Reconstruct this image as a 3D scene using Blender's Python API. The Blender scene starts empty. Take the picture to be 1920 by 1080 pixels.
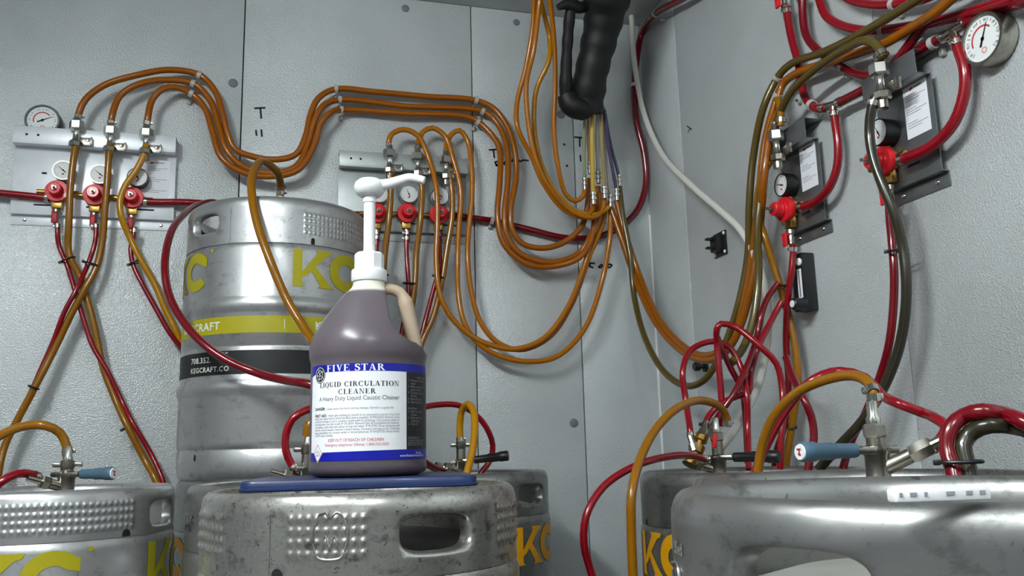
import bpy, bmesh, math, random
from math import sin, cos, pi, radians, sqrt, atan2
from mathutils import Vector, Matrix
random.seed(7)
S = bpy.context.scene
COL = S.collection

# ------------------------------------------------------------------ camera
FPX, YAW, PIT, ROL, EYE = 1620.0, radians(15.8), radians(10.63), radians(1.43), 0.632
_f = Vector((sin(YAW)*cos(PIT), cos(YAW)*cos(PIT), sin(PIT)))
_r0 = Vector((cos(YAW), -sin(YAW), 0))
_u0 = _r0.cross(_f)
_r = _r0*cos(ROL) - _u0*sin(ROL)
_u = _u0*cos(ROL) + _r0*sin(ROL)
CAM = Vector((0, 0, EYE))
cd = bpy.data.cameras.new('camera')
cd.sensor_width = 36.0
cd.lens = FPX/1920*36
cd.clip_start = 0.02
co = bpy.data.objects.new('camera', cd)
COL.objects.link(co)
m3 = Matrix((_r, _u, -_f)).transposed()
co.matrix_world = Matrix.Translation(CAM) @ m3.to_4x4()
S.camera = co

# ------------------------------------------------------------------ world, exposure
W = bpy.data.worlds.new('world')
S.world = W
W.use_nodes = True
W.node_tree.nodes['Background'].inputs[0].default_value = (0.75, 0.8, 0.85, 1)
W.node_tree.nodes['Background'].inputs[1].default_value = 0.15
S.view_settings.view_transform = 'Standard'
S.view_settings.look = 'None'
S.view_settings.gamma = 1
S.view_settings.use_curve_mapping = False
S.view_settings.exposure = 0.35

# ------------------------------------------------------------------ room dimensions
YB, XR, ZC, XL, YF = 2.25, 1.062, 1.90, -1.75, -1.3

# lamps of the cold room: (x, y, length along y, brightness of the diffuser tube)
LAMPS = [(-0.78, 0.20, 1.0, 100.0), (0.05, -0.80, 0.8, 44.0)]

def ray(x, y):
    return _f + _r*((x-960)/FPX) - _u*((y-540)/FPX)
def PB(x, y, o=0.0):
    d = ray(x, y); return CAM + d*((YB-o)/d.y)
def PR(x, y, o=0.0):
    d = ray(x, y); return CAM + d*((XR-o)/d.x)
def PK(x, y, Z):
    d = ray(x, y); return CAM + d*(Z/(d.x*sin(YAW)+d.y*cos(YAW)))
def PZ(x, y, z):
    d = ray(x, y); return CAM + d*((z-EYE)/d.z)

# ------------------------------------------------------------------ materials
def lin(c):
    return tuple(((v/255)/12.92 if v/255 <= .04045 else ((v/255+.055)/1.055)**2.4) for v in c) + (1,)
def mat(name, c, rough=.5, metal=0, coat=0, var=.0, vscale=30, bump=0, bscale=300, trans=0, ior=1.45, emit=0, spec=.5, transl=0):
    m = bpy.data.materials.new(name); m.use_nodes = True
    N, L = m.node_tree.nodes, m.node_tree.links
    p = N['Principled BSDF']
    p.inputs['Base Color'].default_value = lin(c)
    p.inputs['Roughness'].default_value = rough
    p.inputs['Metallic'].default_value = metal
    p.inputs['Coat Weight'].default_value = coat
    p.inputs['Coat Roughness'].default_value = .08
    p.inputs['Transmission Weight'].default_value = trans
    p.inputs['IOR'].default_value = ior
    p.inputs['Specular IOR Level'].default_value = spec
    tc = N.new('ShaderNodeTexCoord')
    if var:
        n = N.new('ShaderNodeTexNoise'); n.inputs['Scale'].default_value = vscale; n.inputs['Detail'].default_value = 5
        L.new(tc.outputs['Object'], n.inputs['Vector'])
        r = N.new('ShaderNodeValToRGB')
        a = lin(c)
        r.color_ramp.elements[0].position = .3; r.color_ramp.elements[1].position = .7
        r.color_ramp.elements[0].color = tuple(v*(1-var) for v in a[:3])+(1,)
        r.color_ramp.elements[1].color = tuple(min(1, v*(1+var)) for v in a[:3])+(1,)
        L.new(n.outputs['Fac'], r.inputs['Fac']); L.new(r.outputs['Color'], p.inputs['Base Color'])
    if bump:
        n2 = N.new('ShaderNodeTexNoise'); n2.inputs['Scale'].default_value = bscale; n2.inputs['Detail'].default_value = 2
        L.new(tc.outputs['Object'], n2.inputs['Vector'])
        b = N.new('ShaderNodeBump'); b.inputs['Strength'].default_value = bump; b.inputs['Distance'].default_value = .001
        L.new(n2.outputs['Fac'], b.inputs['Height']); L.new(b.outputs['Normal'], p.inputs['Normal'])
    if emit:
        p.inputs['Emission Color'].default_value = lin(c); p.inputs['Emission Strength'].default_value = emit
    if transl:
        t = N.new('ShaderNodeBsdfTranslucent'); t.inputs['Color'].default_value = lin(c)
        mx = N.new('ShaderNodeMixShader'); mx.inputs[0].default_value = transl
        L.new(p.outputs[0], mx.inputs[1]); L.new(t.outputs[0], mx.inputs[2])
        L.new(mx.outputs[0], N['Material Output'].inputs['Surface'])
    return m

def wall_mat():
    m = mat('embossed_galvanised_sheet', (196, 200, 201), .38, .25)
    N, L = m.node_tree.nodes, m.node_tree.links; p = N['Principled BSDF']
    tc = N.new('ShaderNodeTexCoord')
    v = N.new('ShaderNodeTexVoronoi'); v.feature = 'SMOOTH_F1'; v.inputs['Scale'].default_value = 380
    n = N.new('ShaderNodeTexNoise'); n.inputs['Scale'].default_value = 320; n.inputs['Detail'].default_value = 3
    mx = N.new('ShaderNodeMath'); mx.operation = 'ADD'
    b = N.new('ShaderNodeBump'); b.inputs['Strength'].default_value = .8; b.inputs['Distance'].default_value = .0012
    L.new(tc.outputs['Object'], v.inputs['Vector']); L.new(tc.outputs['Object'], n.inputs['Vector'])
    L.new(v.outputs['Distance'], mx.inputs[0]); L.new(n.outputs['Fac'], mx.inputs[1])
    L.new(mx.outputs[0], b.inputs['Height']); L.new(b.outputs['Normal'], p.inputs['Normal'])
    n3 = N.new('ShaderNodeTexNoise'); n3.inputs['Scale'].default_value = 3.0; n3.inputs['Detail'].default_value = 6
    L.new(tc.outputs['Object'], n3.inputs['Vector'])
    r = N.new('ShaderNodeValToRGB')
    r.color_ramp.elements[0].position = .3; r.color_ramp.elements[1].position = .65
    r.color_ramp.elements[0].color = lin((190, 194, 194)); r.color_ramp.elements[1].color = lin((208, 212, 213))
    L.new(n3.outputs['Fac'], r.inputs['Fac']); L.new(r.outputs['Color'], p.inputs['Base Color'])
    return m

def steel_mat(name, c, rough=.34, dirt=.35, dscale=16, dcol=(40, 40, 38), scr=.28, metal=.72, sscale=60):
    """brushed keg steel with scuffs and scratches of its own"""
    m = mat(name, c, rough, metal)
    N, L = m.node_tree.nodes, m.node_tree.links; p = N['Principled BSDF']
    tc = N.new('ShaderNodeTexCoord')
    n = N.new('ShaderNodeTexNoise'); n.inputs['Scale'].default_value = dscale; n.inputs['Detail'].default_value = 9; n.inputs['Roughness'].default_value = .72
    mp = N.new('ShaderNodeMapping'); mp.inputs['Scale'].default_value = (1, 1, 1.6)
    L.new(tc.outputs['Object'], mp.inputs['Vector']); L.new(mp.outputs[0], n.inputs['Vector'])
    r = N.new('ShaderNodeValToRGB')
    r.color_ramp.elements[0].position = .33; r.color_ramp.elements[1].position = .47
    a = lin(c); d = lin(dcol)
    r.color_ramp.elements[0].color = tuple(a[i]*(1-dirt)+d[i]*dirt for i in range(3))+(1,)
    r.color_ramp.elements[1].color = a
    L.new(n.outputs['Fac'], r.inputs['Fac'])
    # fine scratches
    s = N.new('ShaderNodeTexNoise'); s.inputs['Scale'].default_value = sscale; s.inputs['Detail'].default_value = 6
    s.inputs['Distortion'].default_value = 1.5
    L.new(tc.outputs['Object'], s.inputs['Vector'])
    r2 = N.new('ShaderNodeValToRGB')
    r2.color_ramp.elements[0].position = scr; r2.color_ramp.elements[1].position = scr+.06
    r2.color_ramp.elements[0].color = (1-dirt, 1-dirt, 1-dirt, 1); r2.color_ramp.elements[1].color = (1, 1, 1, 1)
    L.new(s.outputs['Fac'], r2.inputs['Fac'])
    mul = N.new('ShaderNodeMixRGB'); mul.blend_type = 'MULTIPLY'; mul.inputs[0].default_value = 1
    L.new(r.outputs['Color'], mul.inputs[1]); L.new(r2.outputs['Color'], mul.inputs[2])
    L.new(mul.outputs[0], p.inputs['Base Color'])
    rr = N.new('ShaderNodeMapRange'); rr.inputs[1].default_value = .3; rr.inputs[2].default_value = .7
    rr.inputs[3].default_value = rough+.12; rr.inputs[4].default_value = rough-.05
    L.new(n.outputs['Fac'], rr.inputs[0]); L.new(rr.outputs[0], p.inputs['Roughness'])
    w = N.new('ShaderNodeTexNoise'); w.inputs['Scale'].default_value = 9; w.inputs['Detail'].default_value = 2
    L.new(tc.outputs['Object'], w.inputs['Vector'])
    b = N.new('ShaderNodeBump'); b.inputs['Strength'].default_value = .25; b.inputs['Distance'].default_value = .004
    L.new(w.outputs['Fac'], b.inputs['Height']); L.new(b.outputs['Normal'], p.inputs['Normal'])
    return m

def jug_mat():
    """translucent bottle filled with brown cleaner up to the fill line"""
    m = mat('translucent_bottle_with_brown_liquid', (94, 86, 92), .28, spec=.5)
    N, L = m.node_tree.nodes, m.node_tree.links; p = N['Principled BSDF']
    tc = N.new('ShaderNodeTexCoord'); sx = N.new('ShaderNodeSeparateXYZ')
    L.new(tc.outputs['Object'], sx.inputs[0])
    r = N.new('ShaderNodeValToRGB')
    e = r.color_ramp.elements
    e[0].position = 0; e[0].color = lin((82, 74, 80))
    e[1].position = .235/.3; e[1].color = lin((100, 92, 98))
    k = e.new(.2385/.3); k.color = lin((228, 224, 208))
    mr = N.new('ShaderNodeMath'); mr.operation = 'DIVIDE'; mr.inputs[1].default_value = .3
    L.new(sx.outputs['Z'], mr.inputs[0]); L.new(mr.outputs[0], r.inputs['Fac']); L.new(r.outputs['Color'], p.inputs['Base Color'])
    t = N.new('ShaderNodeBsdfTranslucent'); t.inputs['Color'].default_value = lin((190, 120, 60))
    mx = N.new('ShaderNodeMixShader'); mx.inputs[0].default_value = .10
    L.new(p.outputs[0], mx.inputs[1]); L.new(t.outputs[0], mx.inputs[2]); L.new(mx.outputs[0], N['Material Output'].inputs['Surface'])
    return m

M = dict(
    wall=wall_mat(),
    seam=mat('dark_panel_joint', (70, 72, 74), .8),
    ceil=mat('ceiling_sheet', (178, 180, 180), .5, .1, bump=.2, bscale=200),
    rear=mat('dim_painted_sheet', (120, 122, 124), .6, bump=.2, bscale=200),
    floor=mat('concrete_floor', (96, 96, 94), .8, var=.2, vscale=8, bump=.3, bscale=80),
    plug=mat('grey_plug', (112, 116, 122), .6),
    marker=mat('black_marker', (26, 26, 30), .7),
    caulk=mat('white_caulk', (226, 226, 224), .5),
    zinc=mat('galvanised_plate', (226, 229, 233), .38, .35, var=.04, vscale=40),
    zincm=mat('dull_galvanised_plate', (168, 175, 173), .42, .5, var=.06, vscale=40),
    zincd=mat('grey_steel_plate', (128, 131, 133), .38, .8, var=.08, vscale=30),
    dark=mat('dark_slot', (24, 24, 25), .8),
    chrome=mat('chrome', (205, 203, 196), .16, 1.0),
    nickel=mat('worn_nickel', (158, 153, 143), .3, 1.0, var=.15, vscale=120),
    brass=mat('brass', (186, 146, 78), .3, 1.0, var=.15, vscale=90),
    redp=mat('red_plastic', (214, 26, 38), .42, coat=.1),
    redd=mat('dark_red_lever', (170, 20, 36), .45),
    amber=mat('amber_hose', (186, 112, 0), .24, coat=.35, transl=.22),
    amberd=mat('deep_amber_hose', (158, 88, 0), .24, coat=.35, transl=.22),
    brown=mat('brown_beer_hose', (154, 100, 4), .24, coat=.35, transl=.2),
    orange=mat('orange_brown_hose', (164, 90, 0), .26, coat=.3, transl=.2),
    yellow=mat('yellow_amber_hose', (200, 140, 6), .24, coat=.35, transl=.25),
    olive=mat('dark_olive_hose', (46, 42, 28), .26, coat=.35, transl=.1),
    olivel=mat('olive_hose', (92, 76, 28), .26, coat=.35, transl=.18),
    red=mat('red_gas_hose', (140, 6, 22), .22, coat=.4, transl=.12),
    redk=mat('deep_red_gas_hose', (112, 4, 18), .22, coat=.4, transl=.1),
    white=mat('white_braided_hose', (222, 220, 212), .45, transl=.15),
    wplast=mat('white_plastic', (238, 238, 238), .35, coat=.15),
    clip=mat('clear_plastic_clip', (214, 214, 208), .25, transl=.4),
    black=mat('black_plastic', (22, 22, 23), .4),
    tape=mat('black_vinyl_tape', (14, 14, 15), .55, bump=.5, bscale=40),
    blueg=mat('blue_grey_grip', (70, 98, 118), .45),
    lid=mat('navy_plastic_board', (22, 40, 82), .4, coat=.1, var=.1, vscale=50),
    face=mat('dial_face', (226, 228, 226), .4),
    facep=mat('pale_pink_logo', (222, 150, 150), .5),
    paper=mat('white_paper', (232, 233, 238), .6),
    greyt=mat('grey_print', (150, 150, 156), .6),
    redt=mat('red_print', (190, 40, 50), .6),
    keg=steel_mat('keg_steel', (188, 188, 188), .32, .4, 24, metal=.80),
    kegd=steel_mat('worn_keg_steel', (178, 176, 170), .27, .7, 34, scr=.31, metal=.85, sscale=130),
    kege=steel_mat('satin_keg_steel', (152, 152, 150), .32, .5, 30, metal=.88),
    kegi=mat('keg_dome_steel', (176, 176, 168), .45, .6, var=.1, vscale=20),
    kegx=mat('shaded_dome_steel', (52, 52, 50), .5, .6, var=.2, vscale=20),  # dome colour darkened to paint in the shade inside the board-covered keg
    gold=mat('olive_gold_print', (168, 158, 14), .5),
    golden=mat('golden_print', (226, 160, 4), .5),
    kblack=mat('black_band_print', (26, 27, 30), .5),
    ktext=mat('pale_print', (222, 224, 214), .5),
    jug=jug_mat(),
    lblue=mat('blue_label', (10, 18, 150), .35),
    lwhite=mat('white_label', (236, 236, 238), .35),
    lblack=mat('black_label', (20, 20, 21), .4),
    ink=mat('black_ink', (18, 18, 22), .5),
    inkg=mat('grey_ink', (112, 112, 118), .5),
    inkl=mat('pale_grey_ink', (140, 140, 146), .5),
    inkr=mat('red_ink', (206, 120, 136), .5),
    jugh=mat('translucent_handle', (206, 184, 160), .3, transl=.3),
    therm=mat('dark_case', (62, 63, 64), .4, .8),
    tclear=mat('clear_tube', (206, 206, 196), .15, trans=.5),
    tyel=mat('clear_yellow_tube', (226, 196, 84), .2, transl=.3),
    tgreen=mat('pale_green_tube', (168, 178, 140), .2, transl=.3),
    tpink=mat('pinkish_tube', (206, 160, 120), .2, transl=.3),
    ttan=mat('tan_tube', (182, 162, 112), .2, transl=.3),
    tpurp=mat('purple_tube', (92, 76, 108), .2, transl=.2),
    tblue=mat('blue_grey_tube', (86, 96, 112), .2, transl=.2),
)

# ------------------------------------------------------------------ mesh helpers
class G:
    def __init__(s): s.v = []; s.f = []
    def add(s, vs, fs):
        b = len(s.v); s.v += [Vector(q) for q in vs]; s.f += [tuple(i+b for i in q) for q in fs]; return s
    def box(s, c, d, M4=None, bev=0):
        bm = bmesh.new(); bmesh.ops.create_cube(bm, size=1)
        for v in bm.verts: v.co = Vector((v.co.x*d[0]+c[0], v.co.y*d[1]+c[1], v.co.z*d[2]+c[2]))
        if bev: bmesh.ops.bevel(bm, geom=bm.edges[:], offset=bev, segments=2, affect='EDGES', profile=.5)
        return s.bm(bm, M4)
    def bm(s, bm, M4=None):
        bm.verts.index_update()
        s.add([(M4 @ v.co if M4 else v.co.copy()) for v in bm.verts], [[v.index for v in f.verts] for f in bm.faces]); bm.free(); return s
    def lathe(s, prof, seg=24, M4=None, close=False):
        vs = []; fs = []
        n = len(prof)
        for k in range(seg):
            a = 2*pi*k/seg
            for r, z in prof: vs.append(Vector((r*cos(a), r*sin(a), z)))
        for k in range(seg):
            k2 = (k+1) % seg
            for i in range(n-1): fs.append((k*n+i, k2*n+i, k2*n+i+1, k*n+i+1))
        if M4: vs = [M4 @ q for q in vs]
        return s.add(vs, fs)
    def prism(s, pts, z0, z1, M4=None):
        n = len(pts)
        vs = [Vector((x, y, z0)) for x, y in pts]+[Vector((x, y, z1)) for x, y in pts]
        fs = [tuple(range(n-1, -1, -1)), tuple(range(n, 2*n))]+[(i, (i+1) % n, n+(i+1) % n, n+i) for i in range(n)]
        if M4: vs = [M4 @ q for q in vs]
        return s.add(vs, fs)
    def tube(s, path, r, seg=12, caps=True, flat=None):
        n = len(path)
        rs = r if isinstance(r, (list, tuple)) else [r]*n
        T = [((path[min(i+1, n-1)]-path[max(i-1, 0)]).normalized()) for i in range(n)]
        a = Vector((0, 0, 1)) if abs(T[0].z) < .9 else Vector((1, 0, 0))
        U = (a - T[0]*a.dot(T[0])).normalized()
        vs = []
        for i in range(n):
            U = (U - T[i]*U.dot(T[i])).normalized(); V = T[i].cross(U)
            for k in range(seg):
                q = 2*pi*k/seg
                vs.append(path[i]+(U*cos(q)+V*sin(q))*rs[i])
        fs = [(i*seg+k, i*seg+(k+1) % seg, (i+1)*seg+(k+1) % seg, (i+1)*seg+k) for i in range(n-1) for k in range(seg)]
        if caps: fs += [tuple(range(seg-1, -1, -1)), tuple((n-1)*seg+k for k in range(seg))]
        return s.add(vs, fs)

ORG = {}
def link(o, parent):
    COL.objects.link(o)
    if parent is not None:
        o.parent = parent
        ORG[o.name] = ORG[parent.name]
def obj(name, g, m, parent=None, smooth=35, origin=None):
    me = bpy.data.meshes.new(name)
    o = bpy.data.objects.new(name, me)
    if parent is None:
        if origin is None:
            lo = [min(v[i] for v in g.v) for i in range(3)]; hi = [max(v[i] for v in g.v) for i in range(3)]
            origin = Vector(((lo[0]+hi[0])/2, (lo[1]+hi[1])/2, lo[2]))
        o.location = origin; ORG[o.name] = Vector(origin)
    link(o, parent)
    og = ORG[o.name]
    me.from_pydata([v-og for v in g.v], [], g.f)
    me.validate()
    bm = bmesh.new(); bm.from_mesh(me); bmesh.ops.recalc_face_normals(bm, faces=bm.faces); bm.to_mesh(me); bm.free()
    if smooth:
        me.shade_smooth(); me.set_sharp_from_angle(angle=radians(smooth))
    me.materials.append(M[m] if isinstance(m, str) else m)
    return o
def thing(name, loc, label, cat, group=None):
    o = bpy.data.objects.new(name, None); o.location = loc; o.empty_display_size = .02
    COL.objects.link(o); ORG[o.name] = Vector(loc)
    return tag(o, label, cat, group)
def tag(o, label, cat, group=None):
    o['label'] = label; o['category'] = cat
    if group: o['group'] = group
    return o
def struct(o, label=None, cat=None):
    o['kind'] = 'structure'
    if label: o['label'] = label
    if cat: o['category'] = cat
    return o
def frameM(o, x, y, z):
    m = Matrix((x, y, z)).transposed().to_4x4(); m.translation = o; return m
def wallB(p):  return frameM(p, Vector((1, 0, 0)), Vector((0, 0, 1)), Vector((0, -1, 0)))
def wallR(p):  return frameM(p, Vector((0, -1, 0)), Vector((0, 0, 1)), Vector((-1, 0, 0)))
def alongM(a, b):
    """z axis from a to b"""
    z = (b-a).normalized(); t = Vector((0, 0, 1)) if abs(z.z) < .9 else Vector((0, 1, 0))
    x = t.cross(z).normalized(); return frameM(a, x, z.cross(x), z)
def spline(P, step=.012):
    out = []
    n = len(P)
    for i in range(n-1):
        p0 = P[i-1] if i else P[0]*2-P[1]
        p1, p2 = P[i], P[i+1]
        p3 = P[i+2] if i+2 < n else P[-1]*2-P[-2]
        # centripetal parameterisation
        t0 = 0; t1 = t0+max((p1-p0).length, 1e-5)**.5; t2 = t1+max((p2-p1).length, 1e-5)**.5; t3 = t2+max((p3-p2).length, 1e-5)**.5
        k = max(2, int((p2-p1).length/step))
        for j in range(k):
            t = t1+(t2-t1)*j/k
            A1 = p0*((t1-t)/(t1-t0))+p1*((t-t0)/(t1-t0)); A2 = p1*((t2-t)/(t2-t1))+p2*((t-t1)/(t2-t1)); A3 = p2*((t3-t)/(t3-t2))+p3*((t-t2)/(t3-t2))
            B1 = A1*((t2-t)/(t2-t0))+A2*((t-t0)/(t2-t0)); B2 = A2*((t3-t)/(t3-t1))+A3*((t-t1)/(t3-t1))
            out.append(B1*((t2-t)/(t2-t1))+B2*((t-t1)/(t2-t1)))
    out.append(P[-1].copy())
    return out

# ---- flat lettering (2-D polygons) ---------------------------------
_txt = {}
def text2d(body, size, align='LEFT', bold=0.0, spacing=1.0, linesp=1.0):
    cu = bpy.data.curves.new('lettering', 'FONT'); cu.body = body; cu.size = size; cu.align_x = align
    cu.offset = bold; cu.space_character = spacing; cu.space_line = linesp; cu.resolution_u = 2
    o = bpy.data.objects.new('lettering', cu); COL.objects.link(o)
    dg = bpy.context.evaluated_depsgraph_get()
    me = bpy.data.meshes.new_from_object(o.evaluated_get(dg))
    r = ([(v.co.x, v.co.y) for v in me.vertices], [tuple(p.vertices) for p in me.polygons])
    bpy.data.meshes.remove(me); bpy.data.objects.remove(o); bpy.data.curves.remove(cu)
    return r
def polys2d(polys):
    vs = []; fs = []
    for p in polys:
        b = len(vs); vs += p; fs.append(tuple(range(b, b+len(p))))
    return vs, fs
def ring(cx, cy, ro, rio, a0, a1, n=24, rx=1.0, ix=None):
    """elliptic ring segment; ix scales the inner width for thick sides"""
    ix = rx if ix is None else ix
    P = []
    for i in range(n):
        q0 = radians(a0+(a1-a0)*i/n); q1 = radians(a0+(a1-a0)*(i+1)/n)
        P.append([(cx+ro*rx*cos(q0), cy+ro*sin(q0)), (cx+ro*rx*cos(q1), cy+ro*sin(q1)), (cx+rio*ix*cos(q1), cy+rio*sin(q1)), (cx+rio*ix*cos(q0), cy+rio*sin(q0))])
    return P
def rc(x0, y0, x1, y1): return [(x0, y0), (x1, y0), (x1, y1), (x0, y1)]
def stroke2d(pts, w):
    P = []
    for i in range(len(pts)-1):
        (x0, y0), (x1, y1) = pts[i], pts[i+1]
        l = math.hypot(x1-x0, y1-y0) or 1e-6
        w0 = w[i] if isinstance(w, list) else w; w1 = w[i+1] if isinstance(w, list) else w
        nx, ny = -(y1-y0)/l/2, (x1-x0)/l/2
        ex, ey = (x1-x0)/l*w0*.15, (y1-y0)/l*w0*.15
        P.append([(x0+nx*w0-ex, y0+ny*w0-ey), (x0-nx*w0-ex, y0-ny*w0-ey), (x1-nx*w1+ex, y1-ny*w1+ey), (x1+nx*w1+ex, y1+ny*w1+ey)])
    return P
def serif(ch):
    st = [rc(.08, 0, .27, 1)]; sb = [rc(0, 0, .36, .05)]; s_t = [rc(0, .95, .36, 1)]
    if ch == 'I': return .40, st+sb+s_t
    if ch == 'F': return .70, st+sb+[rc(0, .95, .64, 1), [(.6, .95), (.64, .72), (.64, 1)], rc(.27, .48, .46, .54), [(.46, .36), (.49, .36), (.49, .66), (.46, .66)]]
    if ch == 'E': return .74, st+[rc(0, 0, .68, .05), [(.6, .05), (.68, 0), (.7, .28)], rc(0, .95, .64, 1), [(.58, .95), (.64, .72), (.64, 1)], rc(.27, .48, .46, .54), rc(.46, .36, .49, .66)]
    if ch == 'L': return .70, st+s_t+[rc(0, 0, .64, .05), [(.52, .05), (.64, 0), (.68, .32)]]
    if ch == 'T': return .74, [rc(.27, 0, .46, 1), rc(.18, 0, .55, .05), rc(.02, .94, .71, 1), [(.02, .7), (.1, .94), (.02, 1)], [(.71, .7), (.71, 1), (.63, .94)]]
    if ch == 'A': return .82, [[(.33, 1), (.45, 1), (.75, 0), (.53, 0)], [(.33, 1), (.38, .9), (.14, 0), (.08, 0)], rc(.2, .3, .6, .35), rc(0, 0, .24, .05), rc(.46, 0, .82, .05)]
    if ch == 'V': return .80, [[(.06, 1), (.28, 1), (.47, .1), (.38, 0)], [(.6, 1), (.66, 1), (.44, 0), (.38, 0)], rc(0, .95, .34, 1), rc(.52, .95, .76, 1)]
    if ch == 'R': return .84, st+sb+s_t+ring(.3, .74, .26, .2, -90, 90, 14, 1.25, .75)+[rc(.2, .95, .32, 1), rc(.2, .48, .32, .54), [(.3, .5), (.5, .5), (.82, .02), (.6, .02)], rc(.6, 0, .86, .05)]
    if ch == 'D': return .82, st+sb+s_t+ring(.3, .5, .5, .45, -90, 90, 18, .92, .58)+[rc(.2, .95, .32, 1), rc(.2, 0, .32, .05)]
    if ch == 'C': return .80, ring(.4, .5, .52, .46, 40, 322, 28, .78, .5)+[[(.66, .68), (.7, .66), (.7, 1), (.66, .98)], rc(.62, .16, .72, .2)]
    if ch == 'O': return .86, ring(.42, .5, .52, .46, 0, 360, 30, .8, .5)
    if ch == 'Q': return .86, ring(.42, .5, .52, .46, 0, 360, 30, .8, .5)+[[(.38, .05), (.5, .02), (.85, -.2), (.66, -.22)]]
    if ch == 'U': return .84, [rc(.08, .3, .27, 1), rc(0, .95, .36, 1), rc(.63, .3, .69, 1), rc(.55, .95, .78, 1)]+ring(.385, .32, .34, .26, 180, 360, 16, .9, .5)
    if ch == 'N': return .86, [rc(.11, 0, .17, 1), rc(.66, 0, .72, 1), [(.08, 1), (.24, 1), (.72, 0), (.6, 0)], rc(0, 0, .28, .05), rc(0, .95, .2, 1), rc(.54, .95, .82, 1)]
    if ch == 'S': return .60, stroke2d([(.5, .78), (.46, .9), (.32, .98), (.16, .93), (.09, .78), (.16, .63), (.34, .52), (.48, .38), (.52, .24), (.44, .08), (.28, .02), (.12, .09), (.06, .24)], [.06, .08, .08, .13, .17, .19, .2, .19, .17, .12, .08, .08, .06])+[rc(.03, .0, .08, .3), rc(.49, .72, .54, 1)]
    return .35, []
def seriftext(s, h, align='LEFT', sp=.06):
    x = 0; P = []
    for ch in s:
        w, pp = serif(ch)
        P += [[((x+a)*h, b*h) for a, b in p] for p in pp]; x += w+sp
    x -= sp
    if align == 'CENTER': P = [[(a-x*h/2, b) for a, b in p] for p in P]
    if align == 'RIGHT': P = [[(a-x*h, b) for a, b in p] for p in P]
    return polys2d(P)
def kc_K(h):
    P = [[(0, 0), (.34, 0), (.24, .06), (.24, 1), (0, 1)],
         [(.24, .40), (.40, .605), (.66, .92), (.60, 1), (1.10, 1), (1.04, .90), (.92, .87), (.60, .555), (.48, .4275), (.36, .30), (.24, .24)],
         [(.60, .555), (1.0, .12), (1.16, 0), (.66, 0), (.74, .08), (.48, .4275)]]
    return polys2d([[(x*h, y*h) for x, y in p] for p in P])
def kc_C(h):
    P = ring(.56, .5, .52, .24, 42, 318, 26, 1.08, 1.15)
    P += [[(.765, .66), (.977, .848), (1.02, .90), (1.02, .60)]]
    return polys2d([[(x*h, y*h) for x, y in p] for p in P])

def wrap2d(vf, c, R, z0, d, t, phi0, step=.008, lift=.0006, rfun=None):
    """wrap a flat drawing (x right, y up, metres) round a vertical cylinder"""
    vs, fs = vf
    bm = bmesh.new()
    bv = [bm.verts.new((x, y, 0)) for x, y in vs]
    for q in fs:
        try: bm.faces.new([bv[i] for i in q])
        except ValueError: pass
    xs = [v[0] for v in vs]; x = math.floor(min(xs)/step)*step
    while x < max(xs):
        bmesh.ops.bisect_plane(bm, geom=bm.verts[:]+bm.edges[:]+bm.faces[:], plane_co=(x, 0, 0), plane_no=(1, 0, 0)); x += step
    g = G()
    for v in bm.verts:
        p = phi0+v.co.x/R; z = z0+v.co.y
        rr = (rfun(z) if rfun else R)+lift
        v.co = Vector((c[0], c[1], 0))+(d*cos(p)+t*sin(p))*rr+Vector((0, 0, z))
    return g.bm(bm)
def flat2d(vf, M4, z=0.0):
    return G().add([M4 @ Vector((x, y, z)) for x, y in vf[0]], vf[1])
def shift2d(vf, dx, dy): return ([(x+dx, y+dy) for x, y in vf[0]], vf[1])
def join2d(*a):
    vs = []; fs = []
    for v, f in a:
        b = len(vs); vs += v; fs += [tuple(i+b for i in q) for q in f]
    return vs, fs

# ================================================================== SETTING
def slab(x0, x1, y0, y1, z0, z1, bev=0):
    return G().box(((x0+x1)/2, (y0+y1)/2, (z0+z1)/2), (x1-x0, y1-y0, z1-z0), bev=bev)
struct(obj('floor', slab(XL, XR+.02, YF, YB+.02, -.05, 0), 'floor', smooth=0))
struct(obj('ceiling', slab(XL, XR+.02, YF, YB+.02, ZC, ZC+.05), 'ceil', smooth=0))
wb = struct(obj('wall_back', slab(XL, XR+.02, YB+.010, YB+.06, 0, ZC), 'seam', smooth=0))
for a, b in ((XL, -.0905), (-.0875, .532), (.535, .833), (.836, XR+.010)):
    obj('wall_panel', slab(a, b, YB, YB+.011, 0, ZC-.001, .0012), 'wall', wb, smooth=30)
wr = struct(obj('wall_right', slab(XR+.010, XR+.06, YF, YB+.02, 0, ZC), 'seam', smooth=0))
for a, b in ((YF, 1.2455), (1.2485, 2.024), (2.0265, YB)):
    obj('wall_panel', slab(XR, XR+.011, a, b, 0, ZC-.001, .0012), 'wall', wr, smooth=30)
wl = struct(obj('wall_left', slab(XL-.05, XL, YF, YB+.02, 0, ZC), 'rear', smooth=0))
wf = struct(obj('wall_front', slab(XL, XR+.02, YF-.05, YF, 0, ZC), 'rear', smooth=0))
obj('caulk_bead', G().tube([Vector((XR-.001, YB-.001, z*.05)) for z in range(0, 27)], .004, 8), 'caulk', wr)
for x, y, rr in ((437, 156, .012), (760, 16, .011), (968, 42, .010), (1052, 215, .012), (1076, 793, .012)):
    obj('panel_plug', G().lathe([(0, .003), (rr*.8, .003), (rr, .0015), (rr, 0)], 24, wallB(PB(x, y))), 'plug', wb)
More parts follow.
